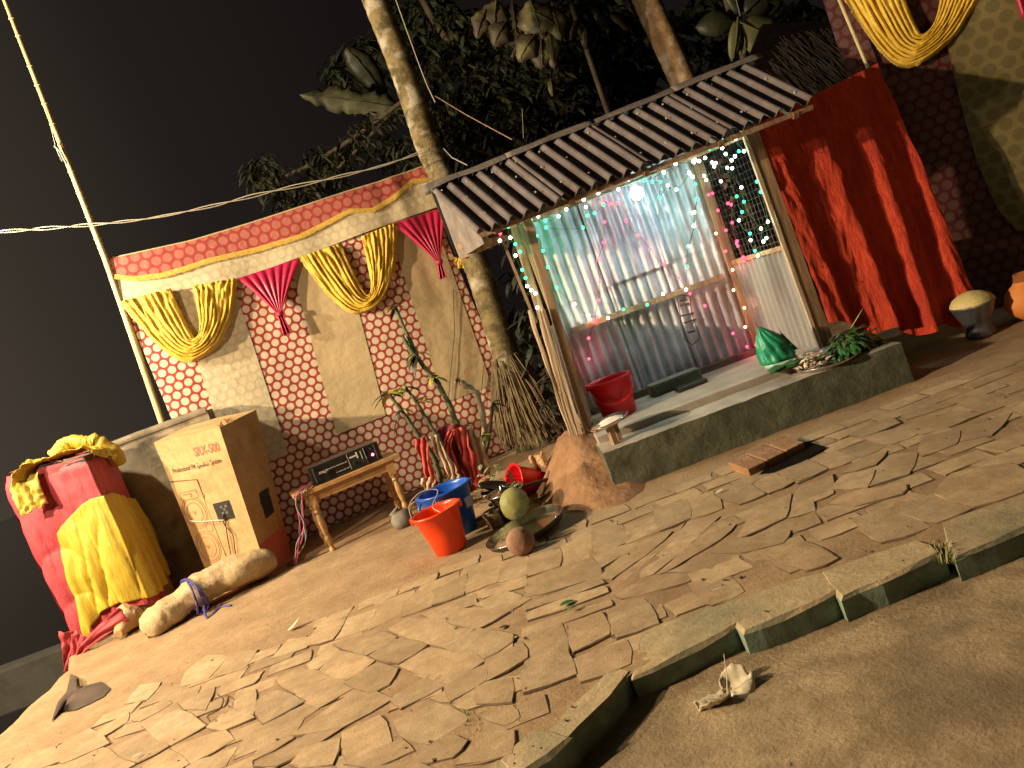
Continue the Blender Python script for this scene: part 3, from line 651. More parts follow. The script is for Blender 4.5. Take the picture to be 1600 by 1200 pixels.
def swag(parent, name, m, cf, oL, iL, iR, oR, dO, dI, folds=7, amp=.022, off=.05, nu=70, nv=44, fringe=True, label=None):
    """U shaped gathered swag. cf(s,z,off)->point; corners are (s,z); dO/dI are lowest points of outer and inner curve (s,z)"""
    def crv(A, B, D, t):
        # quadratic-ish drape through lowest point D, with vertical sides
        k = (D[0] - A[0]) / (B[0] - A[0] + 1e-9)
        x = t
        s = A[0] + (B[0] - A[0]) * (0.5 - 0.5 * cos(pi * x)) if False else A[0] + (B[0] - A[0]) * x
        if x < k: q = x / k; y = A[1] + (D[1] - A[1]) * (1 - (1 - q) ** 2.3)
        else: q = (1 - x) / (1 - k); y = B[1] + (D[1] - B[1]) * (1 - (1 - q) ** 2.3)
        return s, y
    def f(a, b):
        t = .5 - .5 * cos(pi * a) * (abs(cos(pi * a)) ** .0)
        so, zo = crv(oL, oR, dO, t); si, zi = crv(iL, iR, dI, t)
        s = so + (si - so) * b; z = zo + (zi - zo) * b
        rel = amp * (.55 + .45 * sin(pi * a))
        d = rel * (abs(sin(pi * folds * b + .6 * nz(a * 3, b * 4, oL[0]))) ** .8) + .022 * nz(a * 9, b * 12, oL[0] + 3) + .010 * nz(a * 24, b * 20, oL[0]) + .035 * sin(pi * a) * sin(pi * b)
        return cf(s, z, off + d)
    g = MB(); g.grid(f, nu, nv); o = g.build(name, m, parent, smooth=True, solid=.003, label=label)
    if fringe:
        fr_ = MB(); n_ = 170
        for i in range(n_):
            a = i / n_; p = f(a, 0); q = f(a + 1 / n_, 0); r = f(a, .06); d = (p - r).normalized() * .026 * ru(.8, 1.2)
            fr_.add([p, q.lerp(p, .2), q + d, p + d], [(0, 1, 2, 3)])
        fr_.build('swag_fringe', M_fringe, o, kind='stuff')
    return o
C = chit
swag(bd, 'yellow_swag', M_sash, cpt, C(193, 472), C(268, 452), C(302, 448), C(368, 436), C(305, 562), C(306, 528), 8)
swag(bd, 'yellow_swag', M_sash, cpt, C(470, 402), C(532, 382), C(563, 372), C(617, 350), C(567, 489), C(573, 462), 8)
def bow(A, B, K, T, wK, name='knotted_swag', label=None):
    """fan of organza gathered to a knot K with a short tail to T"""
    def f(a, b):
        if b < .75:
            q = b / .75; st = A[0] + (B[0] - A[0]) * a; ztop = A[1] + (B[1] - A[1]) * a
            e = q ** .8; w_ = (1 - q) ** 1.15
            s = K[0] + (st - K[0]) * w_ + (a - .5) * wK * q; z = ztop + (K[1] - ztop) * q
            d = .018 * abs(sin(a * pi * 7)) * (1 - abs(q - .5)) + .05 * q
        else:
            q = (b - .75) / .25; s = K[0] + (T[0] - K[0]) * q + (a - .5) * wK * (1 + .9 * q); z = K[1] + (T[1] - K[1]) * q + .02 * nz(a * 6, 3) * q
            d = .05 + .02 * sin(a * pi * 5)
        return cpt(s, z, .04 + d)
    g = MB(); g.grid(f, 48, 36); bo_ = g.build(name, M_mag, bd, smooth=True, solid=.002)
    c_ = cpt(K[0], K[1], .10); k_ = MB(); k_.tube([c_ + V((0, 0, .02)), c_ - V((0, 0, .02))], .035, 10); k_.build('knot', M_mag, bo_, smooth=True)
bow(C(371, 436), C(471, 403), C(437, 492), C(449, 523), .045)
bow(C(612, 352), C(700, 322), C(683, 412), C(689, 437), .045)
rb_ = MB(); A0, A1 = C(682, 290), C(716, 402)
rb_.grid(lambda a, b: cpt(A0[0] + (A1[0] - A0[0]) * b + (a - .5) * .10 * (1 - .4 * b), A0[1] + (A1[1] - A0[1]) * b, .06 + .02 * sin(a * 12)), 14, 16)
rb_.build('yellow_ribbon', M_sash, bd, smooth=True, solid=.003)
# loose yellow knot at the ribbon's lower end
kk = cpt(*C(716, 408), .10); m_ = MB()
for i in range(6): m_.tube(bez([kk + V((ru(-.05, .05), ru(-.03, .03), ru(-.09, .05))) for _ in range(4)], 5), .014, 6)
m_.build('ribbon_knot', M_sash, bd, smooth=True)
# two thin dark cords hanging in front of the cloth
for k, q in enumerate([[(707, 455), (709, 520), (703, 580), (699, 625)], [(755, 570), (752, 600), (747, 640)]]):
    MB().tube([cpt(*C(*p), .03) for p in q], .004, 5).build('hanging_cord', M_wire, bd)
# left bamboo pole
pA = V((P(255, 680, 7.0).x, 7.0, .9)); pT = P(-12, -48, 6.9)
bp = root('bamboo_pole', V((pA.x, pA.y, 0)), 'tall pale bamboo pole holding up the left end of the cloth backdrop', 'pole')
pm = P(165, 405, 6.92)
mb = MB(); pts = [V((pA.x, pA.y, 0))] + [pA.lerp(pm, t / 6) for t in range(7)] + [pm.lerp(pT, t / 14) for t in range(1, 15)]
mb.tube(pts, [.034 - .0009 * i for i in range(len(pts))], 12); pole_ = mb.build('pole', M_bamb, bp, smooth=True)
for i in range(1, 13):
    p = pm.lerp(pT, i / 13 + ru(-.02, .02)); d = (pT - pm).normalized(); r = .028 - .0007 * i
    MB().tube([p - d * .006, p, p + d * .006], [r, r + .005, r], 12).build('node_ring', M_bamb, pole_, smooth=True)
q = [P(72, 172, 6.87), P(80, 200, 6.86), P(88, 232, 6.86), P(97, 252, 6.86)]
MB().tube(bez(q, 4), .004, 5).build('blue_cord', M_cable, bp)
MB().tube(bez([P(85, 228, 6.86), P(93, 236, 6.85), P(98, 245, 6.86), P(104, 256, 6.86)], 4), .010, 5).build('cord_tail', mat('bluish_rag', (.20, .26, .30), rough=.8), bp)
# overhead twisted cable
cb = root('overhead_cable', P(0, 362, 7), 'twisted pale power cable strung from the bamboo pole towards the palm', 'cable')
cp = [(-120, 372), (0, 362), (80, 356), (165, 349), (240, 340), (330, 322), (420, 300), (520, 278), (600, 258), (672, 233)]
cps = bez([P(x, y, 6.8 + .0008 * max(0, x - 160)) for x, y in cp], 26)
for k in range(2):
    MB().tube([p + V((0, cos(i * .16 + pi * k), sin(i * .16 + pi * k))) * (.005 + .008 * abs(sin(i * .03))) for i, p in enumerate(cps)], .0048, 6).build('strand', M_cable, cb, smooth=True)
# ============================================================ LOW WALL
lw = root('boundary_wall', (-3.0, 6.3, 0), 'low grey plastered wall behind the cardboard box and the draped cabinet', 'wall')
wA = P(165, 693, 6.75); wB = P(262, 662, 6.75); zw = wA.z
mb = MB(); mb.grid(lambda a, b: V((-4.35 + 1.75 * a, 6.75 + .05 * a + .008 * nz(a * 14, b * 6), -.3 + (zw + .3) * b + (.006 * nz(a * 20, 2) if b == 1 else 0))), 60, 24)
mb.grid(lambda a, b: V((-4.35 + 1.75 * a, 6.75 + .05 * a + .16 * b, zw + (.006 * nz(a * 20, 2) if b == 0 else .004 * nz(a * 9, b)))), 60, 3)
mb.box((-3.475, 6.89, zw / 2 - .16), (1.74, .12, zw + .25)); mb.build('plaster', M_sheet, lw, smooth=False)
MB().grid(lambda a, b: V((-4.35 + 1.75 * a, 6.736 + .05 * a - .006 * sin(pi * b), zw - .055 + .05 * b)), 30, 4).build('coping_band', M_sheet, lw)
# ledge going off to the left, low
M_ledge = mat('near_black_stone', (.016, .015, .012), (.028, .026, .02), 5, .9, .4, 20)  # near-black mottled stone
lg = root('low_ledge', P(40, 1035, 7.0), 'low near-black stone ledge left of the draped cabinet', 'ledge')
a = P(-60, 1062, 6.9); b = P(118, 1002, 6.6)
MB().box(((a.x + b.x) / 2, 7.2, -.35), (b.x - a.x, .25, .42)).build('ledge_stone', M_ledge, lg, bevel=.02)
# ============================================================ CARDBOARD BOX
bx = root('cardboard_box', G(421, 904), 'tall printed cardboard carton of a PA speaker standing on end beside the table', 'box')
F0 = G(421, 904); F0.z = 0
BLf = V((-2.98, 6.42, 0)); R0 = P(457, 872, 6.66); R0.z = 0
TF = P(343, 668, 6.18); TL = P(238, 686, 6.42); TR = P(400, 640, 6.66); TB = TL + (TR - TF) + V((.0, 0, -.02)); B0 = BLf + (R0 - F0)
TL.z = (TL.z + TF.z) / 2 + .02
print('box', F0, TF, TL, TR, R0)
def face(c00, c10, c11, c01, bow_, m, name, nu=24, nv=48, crease=()):
    n_ = (c10 - c00).cross(c01 - c00).normalized()
    def f(a, b):
        p = c00.lerp(c10, a).lerp(c01.lerp(c11, a), b)
        d = bow_ * sin(pi * a) * sin(pi * b) + .005 * nz(a * 3 + c00.x, b * 6) * sin(pi * a)
        for cz, w_ in crease: d -= .010 * math.exp(-((b - cz - .03 * nz(a * 3, cz * 9)) / w_) ** 2) * sin(pi * min(1, a + .1))
        return p + n_ * d
    g = MB(); g.grid(f, nu, nv); g.build(name, m, bx, smooth=True); return f, n_
ff, fn = face(BLf, F0, TF, TL, .012, M_card, 'front_panel', crease=((.80, .008), (.605, .008)))
sf, sn = face(F0, R0, TR, TF, .010, M_card, 'side_panel', crease=((.8, .01), (.45, .01)))
face(TL, TF, TR, TB, .004, M_card, 'top_flap', 10, 10); face(R0, B0, TB, TR, 0, M_card, 'back_panel', 6, 10); face(B0, BLf, TL, TB, 0, M_card, 'left_panel', 6, 10)
# torn flap at the top corner
tf = MB()
for i in range(9):
    p = TF.lerp(TR, i / 22) + V((ru(-.03, .02), ru(-.02, .02), 0)); tf.add([p, p + V((.03, .01, 0)), p + V((ru(-.03, .05), ru(-.03, .02), ru(.02, .06)))], [(0, 1, 2)])
tf.build('torn_paper_fringe', M_card, bx, kind='stuff')
fx = (F0 - BLf).normalized(); fz = (TF - F0).normalized(); WB = (F0 - BLf).length; HB = (TF - F0).length
def on(f, n_, a, b, o=.003): return f(a, b) + n_ * o
def decal(f, n_, a0, a1, b0, b1, m, name, o=.003, nu=10, nv=10):
    g = MB(); g.grid(lambda a, b: on(f, n_, a0 + (a1 - a0) * a, b0 + (b1 - b0) * b, o), nu, nv); return g.build(name, m, bx, smooth=True)
decal(ff, fn, .0, 1, 0, .135, M_cardr, 'red_band'); decal(sf, sn, .0, 1, 0, .22, M_cardr, 'red_band')
decal(ff, fn, .0, .44, .165, .72, M_cardd, 'printed_panel')
def fbox(pts, w_, m, f=ff, n_=fn, name='printed_line', closed=True, o=.0048):
    g = MB(); q = pts + ([pts[0]] if closed else [])
    for (a, b), (c, d) in zip(q, q[1:]):
        A, B = on(f, n_, a, b, o), on(f, n_, c, d, o); g.beam(A, B, w_, .001, up=n_) if (A - B).length > 1e-4 else None
    return g.build(name, m, bx)
fbox([(0.0, .74), (.44, .715), (.44, .165)], .007, M_inkb, closed=False)
def ring(ca, cb_, r, w_=.004, m=M_inkm):
    pts = [(ca + r / WB * cos(t * 2 * pi / 28), cb_ + r / HB * sin(t * 2 * pi / 28)) for t in range(28)]
    fbox(pts, w_, m, name='printed_ring')
for cb_ in (.515, .285):
    for r in (.135, .118, .085): ring(.215, cb_, r)
    fbox([(.18, cb_ + .012), (.21, cb_ - .012), (.24, cb_ + .012)], .007, M_inkm, closed=False, name='printed_mark')
ring(.36, .405, .036)
fbox([(.08, .655), (.36, .655), (.36, .605), (.08, .605)], .005, M_inkm)
fbox([(.14, .64), (.26, .64), (.26, .62), (.14, .62)], .008, M_inkm)
# cut-outs (recessed dark holes with the speaker's socket plate showing)
def hole(f, n_, a0, a1, b0, b1):
    decal(f, n_, a0, a1, b0, b1, M_blk2, 'hand_hole', .004)
hole(ff, fn, .545, .80, .425, .545); hole(sf, sn, .42, .75, .335, .505)
spl_ = decal(ff, fn, .60, .77, .44, .535, M_blk, 'socket_plate', .007)
for a, b in ((.64, .465), (.70, .465), (.645, .505), (.715, .505), (.68, .487)): decal(ff, fn, a, a + .035, b, b + .016, M_steld, 'socket', .010, 2, 2)
def ftext(s, size, a, b, m, bold=0, sx=1.0, name='lettering'):
    o = text(s, size, (0, 0, 0), (1, 0, 0), (0, 1, 0), m, None, name, depth=0, bold=bold, sx=sx); off = wloc(bx)
    for v in o.data.vertices:      # laid onto the bowed cardboard
        v.co = on(ff, fn, a + v.co.x / WB, b + v.co.y / HB, .0035) - off
    o.parent = bx
ftext('SRX-500', .105, .53, .858, M_inkr, .02, .68)
ftext('Professional PA Speaker System', .055, .11, .785, M_inkb, .012, .72)
ftext('400 WATTS', .062, .70, .155, M_inkb, .02, .62)
ftext('speaker', .030, .70, .065, M_inkm, .01, .8)
# tape and thin cable across the front
cbp = [on(ff, fn, a, b, .018) for a, b in ((.10, .475), (.25, .455), (.45, .445), (.66, .43), (.69, .36), (.62, .27), (.60, .18), (.56, .10), (.58, .04))]
MB().tube(bez(cbp[:4], 6), .006, 6).build('pale_lead', M_cable, bx, smooth=True)
MB().tube(bez([on(ff, fn, a, b, .018) for a, b in ((.66, .47), (.63, .40), (.70, .33), (.64, .22), (.62, .12), (.66, .06))], 6), .004, 5).build('thin_lead', M_wire, bx, smooth=True)
MB().tube(bez([on(ff, fn, a, b, .02) for a, b in ((.67, .47), (.66, .42), (.60, .30), (.55, .18), (.57, .08))], 6), .004, 5).build('thin_lead', M_wire, bx, smooth=True)
# ============================================================ DRAPED CABINET
dc = root('draped_cabinet', G(150, 985), 'tall speaker cabinet draped in crimson and yellow satin at the edge of the yard', 'draped cabinet')
K0 = V((-3.36, 6.08, 0)); K1 = V((-4.14, 6.28, 0)); K2 = V((-3.43, 6.60, 0)); K3 = K1 + K2 - K0
ztop_ = P(131, 712, 6.08).z; print('cab top', ztop_)
cab = MB(); cab.hexa([K + V((0, 0, .42)) for K in (K1, K0, K2, K3)] + [K + V((0, 0, ztop_ - .02)) for K in (K1, K0, K2, K3)]); cab.build('cabinet', M_blk, dc)
# perimeter param: 0 at K1 (left), 1 at K0 (near corner), 2 at K2, 3 at K3, 4 back to K1
peri = [K1, K0, K2, K3, K1]; cc = (K0 + K1 + K2 + K3) / 4
def pe(t):
    t = t % 4; i = int(t); q = t - i
    p = peri[i].lerp(peri[i + 1], q); n0 = (p - cc).normalized()
    fd = (peri[i + 1] - peri[i]).normalized(); n1 = V((fd.y, -fd.x, 0))
    if n1.dot(n0) < 0: n1 = -n1
    e = min(q, 1 - q); w_ = sm(e / .18)
    return p, (n0 * (1 - w_) + n1 * w_).normalized()
hemT = [(0, .02), (.22, .0), (.36, .10), (.5, .17), (.8, .20), (1.0, .16), (1.3, .12), (1.7, .08), (2, .06), (3, .10), (4, .02)]
tilt_top = lambda t: interp(t % 4, [(0, P(12, 742, 6.28).z - ztop_), (1, 0), (2, .02), (3, .0), (4, P(12, 742, 6.28).z - ztop_)])
def drape(t, b, off=0.0, fold=1.0, seed=0):
    """b: 0 at the top edge, 1 at the hem"""
    p, n_ = pe(t); hz_ = interp(t % 4, hemT); z0 = ztop_ + tilt_top(t); z = z0 + (hz_ - z0) * b
    d = .008 + .010 * sm(b * 1.2) + fold * (.010 + .022 * b) * (abs(sin(t * 13 + 1.6 * nz(t * 2, b * 1.3, seed))) ** .6) + fold * .010 * b * sin(t * 41 + 3 * nz(t * 3, b * 2, 4)) + .010 * nz(t * 7, b * 5, seed + 3) + .006 * nz(t * 15, b * 12, seed)
    # sagging scallops on the left face
    wl = math.exp(-((t - .25) / .33) ** 2)
    d += wl * .030 * (abs(sin(b * 11 - 14 * (t - .25) ** 2 + 1.2)) ** .6) * sm(b * 4)
    rnd_ = .03 * (1 - sm(b * 14))
    # the cloth gathers inward to a tail at lower left corner
    g_ = p + n_ * (d + off - rnd_)
    g_ += (K0 - K1) * (.10 * b * b * max(0, 1 - t, t - 3))
    return V((g_.x, g_.y, z - rnd_ * .3))
mb = MB(); mb.grid(lambda a, b: drape(4 * a, b), 260, 80); mb.build('crimson_cloth', M_cred, dc, smooth=True)
mb = MB(); mb.grid(lambda a, b: K1.lerp(K0, a).lerp(K3.lerp(K2, a), b) + V((0, 0, ztop_ + tilt_top(0) * (1 - a) + .012 + .012 * nz(a * 5, b * 5)) ), 24, 20); mb.build('cloth_top', M_cred, dc, smooth=True)
# yellow cloth over the lower part, wrapping the near corner
def ylo(t): return interp(t, [(.30, .42), (.41, .40), (.6, .35), (.9, .27), (1.2, .27), (1.6, .32), (2.0, .37)])
def yhi(t): return interp(t, [(.19, .97), (.26, .99), (.36, .96), (.6, .95), (1.0, .96), (1.3, .95), (1.7, .90), (1.9, .86), (2.0, .80)])
def yel(a, b):
    tl_ = .41 - .21 * b; t = tl_ + (2.0 - tl_) * a; b0, b1_ = ylo(t), yhi(t); bb_ = b0 + (b1_ - b0) * b
    p = drape(t, min(1.0, bb_), .020 + .012 * sin(pi * b) + (.034 * (.5 + b)) * (abs(sin(a * 21 + 1.9 * nz(a * 4, b * 1.6, 8) + .8 * b)) ** .5 - .5), 1.1, 0); return p
mb = MB(); mb.grid(yel, 150, 60); mb.build('yellow_cloth', M_cyel, dc, smooth=True, solid=.003)
# second crimson hem falling below with tails
for sx_, (pts, w0) in enumerate([([(108, 985), (110, 1015), (104, 1048)], .16), ([(126, 990), (124, 1018), (116, 1042)], .12), ([(196, 958), (160, 985), (132, 1012), (122, 1038)], .13)]):
    q = bez([P(*p, 5.99 - .02 * sx_) for p in pts], 6); n_ = len(q); t_ = MB()
    def tailf(a, b, q=q, n_=n_, w0=w0):
        k = a * (n_ - 1); i = min(int(k), n_ - 2); p = q[i].lerp(q[i + 1], k - i); d = (q[i + 1] - q[i]).normalized(); s_ = d.cross(V((0, 1, 0))).normalized()
        return p + s_ * (b - .5) * w0 * (1 - .8 * a) + V((0, -.03 * abs(sin(b * 4 + a * 3 + sx_)) - .02 * nz(a * 5, b * 4, sx_), 0))
    t_.grid(tailf, 24, 22); t_.build('cloth_tail', M_cred, dc, smooth=True, solid=.003)
# block under cabinet
MB().box((-3.72, 6.42, .12), (.70, .40, .36), rz=-.25).build('plinth_block', M_mud, dc, bevel=.02)
# yellow scarf crumpled on the top
sc_ = [P(60, 800, 6.10), P(50, 775, 6.12), P(46, 745, 6.18), P(60, 728, 6.24), P(85, 722, 6.26), P(112, 712, 6.26), P(140, 703, 6.28), P(160, 706, 6.30), P(168, 716, 6.32)]
sp = bez(sc_, 10); m_ = MB()
def scarf(a, b):
    k = a * (len(sp) - 1); i = min(int(k), len(sp) - 2); p = sp[i].lerp(sp[i + 1], k - i); w_ = .15 + .03 * nz(a * 6, 2)
    if a < .22: side = V((1, .1, .15))
    else: side = V((.15, 1, -.2))
    side.normalize()
    return p + side * (b - .5) * w_ * 1.5 + V((0, -1, .6)).normalized() * (.05 * abs(nz(a * 18, b * 5, 2)) + .03 * abs(sin(b * 9 + a * 7)) + .02) + V((0, 0, .03 * nz(a * 14, b * 3)))
m_.grid(scarf, 120, 18); m_.build('yellow_scarf', M_cyel, dc, smooth=True, solid=.004)
m_ = MB(); sp2 = bez([P(86, 712, 6.36), P(95, 700, 6.36), P(110, 690, 6.38), P(135, 692, 6.4), P(150, 690, 6.42), P(178, 705, 6.46), P(188, 724, 6.5)], 8)
m_.tube([p + V((0, 0, .02 * nz(i * .4, 3))) for i, p in enumerate(sp2)], [.055 + .02 * nz(i * .6, 1) for i in range(len(sp2))], 9); m_.build('yellow_scarf', M_cyel, dc, smooth=True)
# ============================================================ SACKS
def sackmesh(path, radii, m, seed, flat=.7):
    g = MB(); sp_ = bez(path, 10); n_ = len(sp_); rr = [interp(i / (n_ - 1), radii) for i in range(n_)]; k = 26
    vs = []
    for i, p in enumerate(sp_):
        d = (sp_[min(i + 1, n_ - 1)] - sp_[max(i - 1, 0)]).normalized(); a = d.cross(V((0, 0, 1))).normalized(); b = a.cross(d)
        for j in range(k):
            t = 2 * pi * j / k; r = rr[i] * (1 + .16 * nz(i * .16, cos(t) * 1.6 + seed, sin(t) * 1.6) + .16 * abs(nz(i * .3, cos(t) * 6, sin(t) * 6 + seed)))
            q = p + a * cos(t) * r + b * sin(t) * r * flat; q.z = max(q.z, .004 + .003 * rnd()); vs.append(q)
    g.add(vs, [(i * k + j, i * k + (j + 1) % k, (i + 1) * k + (j + 1) % k, (i + 1) * k + j) for i in range(n_ - 1) for j in range(k)] + [tuple(range(k)), tuple((n_ - 1) * k + j for j in range(k))])
    return g
sk = root('sack_bundle', G(330, 950), 'long cream woven sack tied with blue string lying in front of the carton', 'sack')
pth = [G(226, 1000) + V((0, .03, .04)), G(258, 985) + V((0, .06, .09)), G(300, 966) + V((0, .10, .15)), G(340, 946) + V((0, .12, .17)), G(385, 925) + V((0, .12, .16)), G(422, 904) + V((0, .12, .12))]
sackmesh(pth, [(0, .07), (.05, .15), (.16, .17), (.26, .165), (.34, .125), (.45, .165), (.75, .18), (.95, .165), (1, .13)], M_sack, 3).build('sack', M_sack, sk, smooth=True)
c_ = G(303, 966) + V((0, .11, .14)); d_ = (pth[3] - pth[2]).normalized(); a_ = d_.cross(V((0, 0, 1))).normalized(); b_ = a_.cross(d_)
for k in range(3):
    MB().tube([c_ + d_ * (.02 * k - .02 + .03 * sin(t * pi / 8 + k)) + a_ * cos(t * pi / 8) * .195 + b_ * sin(t * pi / 8) * .145 for t in range(17)], .009, 6).build('blue_string', M_blue, sk, smooth=True)
MB().tube(bez([c_ + V((.1, -.08, -.06)), G(325, 968) + V((0, 0, .01)), G(345, 952) + V((0, 0, .012)), G(362, 948) + V((0, 0, .01))], 6), .010, 6).build('string_tail', M_blue, sk, smooth=True)
ss = root('torn_sack', G(205, 990), 'small torn tan sack slumped between the draped cabinet and the tied bundle', 'sack')
pth = [G(180, 1010) + V((0, .1, .06)), G(205, 990) + V((0, .12, .12)), G(232, 972) + V((0, .12, .13)), G(238, 968) + V((0, .1, .2))]
sackmesh(pth, [(0, .03), (.3, .12), (.7, .11), (1, .01)], M_sack, 9, 1.0).build('sack', mat('tan_sackcloth', (.42, .26, .13), (.52, .34, .18), 9, .8, .4, 20), ss)
# ============================================================ TABLE
tb = root('wooden_table', G(510, 862), 'small wooden table with turned legs carrying the black amplifier', 'table')
DT = 6.15
tl, tr2 = P(457, 771, DT), P(625, 712, DT + .25); zt_ = (tl.z + tr2.z) / 2
print('table', tl, tr2)
tl.z = tr2.z = zt_; back = V((-.15, .38, 0))
def shift(*ps, z=0): return [p + V((0, 0, z)) for p in ps]
th = .035
MB().hexa(shift(tl, tr2, tr2 + back, tl + back, z=-th) + shift(tl, tr2, tr2 + back, tl + back)).build('tabletop', M_tabl, tb, bevel=.004)
ax = (tr2 - tl).normalized(); i0 = tl + ax * .13 + back * .12; i1 = tr2 - ax * .10 + back * .12; j0 = i0 + back * .76; j1 = i1 + back * .76
for a, b in ((i0, i1), (j0, j1), (i0, j0), (i1, j1)):
    MB().beam(a - V((0, 0, th + .04)), b - V((0, 0, th + .04)), .02, .075).build('apron', M_tabl, tb)
prof = [(.020, 0), (.026, .02), (.018, .05), (.017, .07), (.030, .12), (.030, .14), (.020, .17), (.024, .20), (.031, .30), (.024, .36), (.018, .39), (.030, .41), (.022, .43), (.030, .45), (.034, .46)]
for p in (i0, i1, j0, j1):
    H = zt_ - th; k_ = H / .60
    g = MB(); g.lathe((p.x, p.y, 0), [(r, z * k_) for r, z in prof], 14); g.box((p.x, p.y, (H + .46 * k_) / 2), (.062, .062, H - .46 * k_ - .002), rz=atan2(ax.y, ax.x)); g.build('leg', M_tabl, tb, smooth=False)
# ============================================================ AMPLIFIER
am = root('amplifier', tl.lerp(tr2, .5), 'black rack amplifier with white lettering and a glowing pink lamp on the table', 'amplifier')
aL = tl + ax * .185 + back * .10 + V((0, 0, .012)); AW = .585; AH = .145; zz_ = V((0, 0, 1)); an = ax.cross(zz_)
an = V((ax.y, -ax.x, 0)); am_b = -an * .30
MB().hexa([aL, aL + ax * AW, aL + ax * AW + am_b, aL + am_b] + [p + zz_ * AH for p in (aL, aL + ax * AW, aL + ax * AW + am_b, aL + am_b)]).build('case', M_blk, am, bevel=.004)
def ap(a, b, o=0): return aL + ax * (AW * a) + zz_ * (AH * b) + an * o
MB().hexa([ap(-.02, -.02, .0), ap(1.02, -.02, .0), ap(1.02, -.02, -.01), ap(-.02, -.02, -.01)] + [ap(-.02, 1.02, .0), ap(1.02, 1.02, .0), ap(1.02, 1.02, -.01), ap(-.02, 1.02, -.01)]).build('face_plate', M_blk, am)
for a in (.055, .955):
    MB().tube([ap(a, .12, .002), ap(a, .14, .04), ap(a, .86, .04), ap(a, .88, .002)], .009, 8).build('rack_handle', M_blk, am, smooth=False)
MB().hexa([ap(.555, .1, .001), ap(.80, .1, .001), ap(.80, .1, .0035), ap(.555, .1, .0035)] + [ap(.555, .92, .001), ap(.80, .92, .001), ap(.80, .92, .0035), ap(.555, .92, .0035)]).build('control_panel', M_blk2, am); cpn = bpy.data.objects['control_panel']
for a in (.556, .80): MB().beam(ap(a, .06, .005), ap(a, .96, .005), .002, .003).build('panel_edge', M_wht, cpn)
MB().beam(ap(.58, .70, .007), ap(.69, .70, .007), .012, .003, up=an).build('printed_bar', M_wht, cpn)
MB().beam(ap(.69, .52, .007), ap(.69, .88, .007), .013, .003, up=an).build('printed_bar', M_wht, cpn)
MB().beam(ap(.75, .38, .007), ap(.75, .85, .007), .006, .003, up=an).build('meter_bar', mat('pale_green_print', (.5, .6, .4)), am)
for a, b in ((.62, .33), (.76, .25), (.90, .75)):
    g = MB(); Rk = Matrix((ax, -zz_, an)).transposed(); g.lathe(ap(a, b, .004), [(0, .014), (.010, .014), (.012, .010), (.012, 0)], 14, ax=Rk); g.build('knob', M_blk, cpn if a < .85 else am)
Rk = Matrix((ax, zz_, an)).transposed(); g = MB(); g.lathe(ap(.90, .38, .004), [(.0, .010), (.006, .009), (.010, .004), (.011, 0)], 14, ax=Rk); g.build('pilot_lamp', emit('pink_pilot', (1, .12, .35), 14), am)
text('AHUJA', .030, ap(.115, .47, .003), ax, zz_, M_wht, am, bold=.035, sx=.85)
text('PROFESSIONAL AMPLIFIER SSA 250', .0125, ap(.235, .54, .003), ax, zz_, M_wht, am, bold=.015, sx=.9)
text('P.A. MIXING AMP  250 W', .0125, ap(.34, .18, .003), ax, zz_, M_wht, am, bold=.012, sx=.9)
for a in (.06, .94):
    for b in (.15, .85): g = MB(); g.box(ap(a, -.06, -.03 - .24 * b), (.02, .02, .02)); g.build('foot', M_blk2, am)
# leads falling from the table's left end
ld = root('amplifier_leads', tl, 'pink and grey leads hanging from the left end of the table', 'leads')
M_pw = mat('pink_lead', (.50, .06, .14), rough=.5); M_gw = mat('grey_lead', (.30, .27, .28), rough=.5)
for k in range(6):
    o_ = V((ru(-.02, .02), ru(-.02, .02), ru(-.02, .02)))
    pts = [aL + am_b * .5 + V((.02, 0, .02)), tl + ax * .14 + V((0, .03, .02)) + o_, tl + ax * (.02 + .02 * k) + V((0, -.01, .012)), P(462 + 3 * k, 790, DT) + o_, P(472 + ru(-6, 6), 822, DT - .02), P(470 + ru(-8, 6), 850, DT - .04), G(455 + ru(-8, 8), 885), G(438 + ru(-6, 8), 893)]
    MB().tube(bez(pts, 7), .0042, 5).build('lead', [M_pw, M_gw, M_wire][k % 3], ld, smooth=True)
# ============================================================ BUCKETS AND VESSELS
def bucket(name, base, rt, rb_, h, m, label, tiltax=None, handle=None, lug=True, extra=None):
    r_ = root(name, base, label, 'bucket'); R = tiltax or Matrix.Identity(3)
    t = .004
    prof = [(0, .004), (rb_ - .012, .002), (rb_, .010), (rb_ + (rt - rb_) * .45, h * .45), (rt - .004, h * .90), (rt + .004, h * .915), (rt + .006, h * .94), (rt + .012, h * .95), (rt + .014, h * .985), (rt + .008, h), (rt - t, h - .002), (rt - t - .004, h * .93), (rb_ - t, .02), (0, .014)]
    g = MB(); g.lathe(base, prof, 40, ax=R); bd_ = g.build('body', m, r_, smooth=True)
    if lug:
        for s_ in (-1, 1):
            g = MB(); g.box(V(base) + R @ V((s_ * (rt + .012), 0, h * .93)), (.018, .045, .05)); g.build('handle_lug', m, bd_, bevel=.006)
    if handle:
        g = MB(); g.tube(bez([V(base) + R @ V(p) for p in handle], 8), .0035, 6); g.build('wire_handle', M_cable, r_, smooth=True)
    return r_
ob = G(706, 866); 
bucket('plastic_bucket', ob + V((0, .08, 0)), .158, .108, .300, M_org, 'bright orange plastic bucket with a thin wire handle, front one of the pair', Matrix.Rotation(radians(-2), 3, 'Y'),
       handle=[(-.165, 0, .28), (-.15, .04, .38), (-.05, .06, .43), (.06, .05, .40), (.0, -.03, .33), (.05, -.13, .29)])
bb_ = G(722, 838); bb_ = V((bb_.x - .02, 5.33, 0))
br = bucket('plastic_bucket', bb_, .185, .135, .345, M_blup, 'large blue plastic bucket standing just behind the orange one')
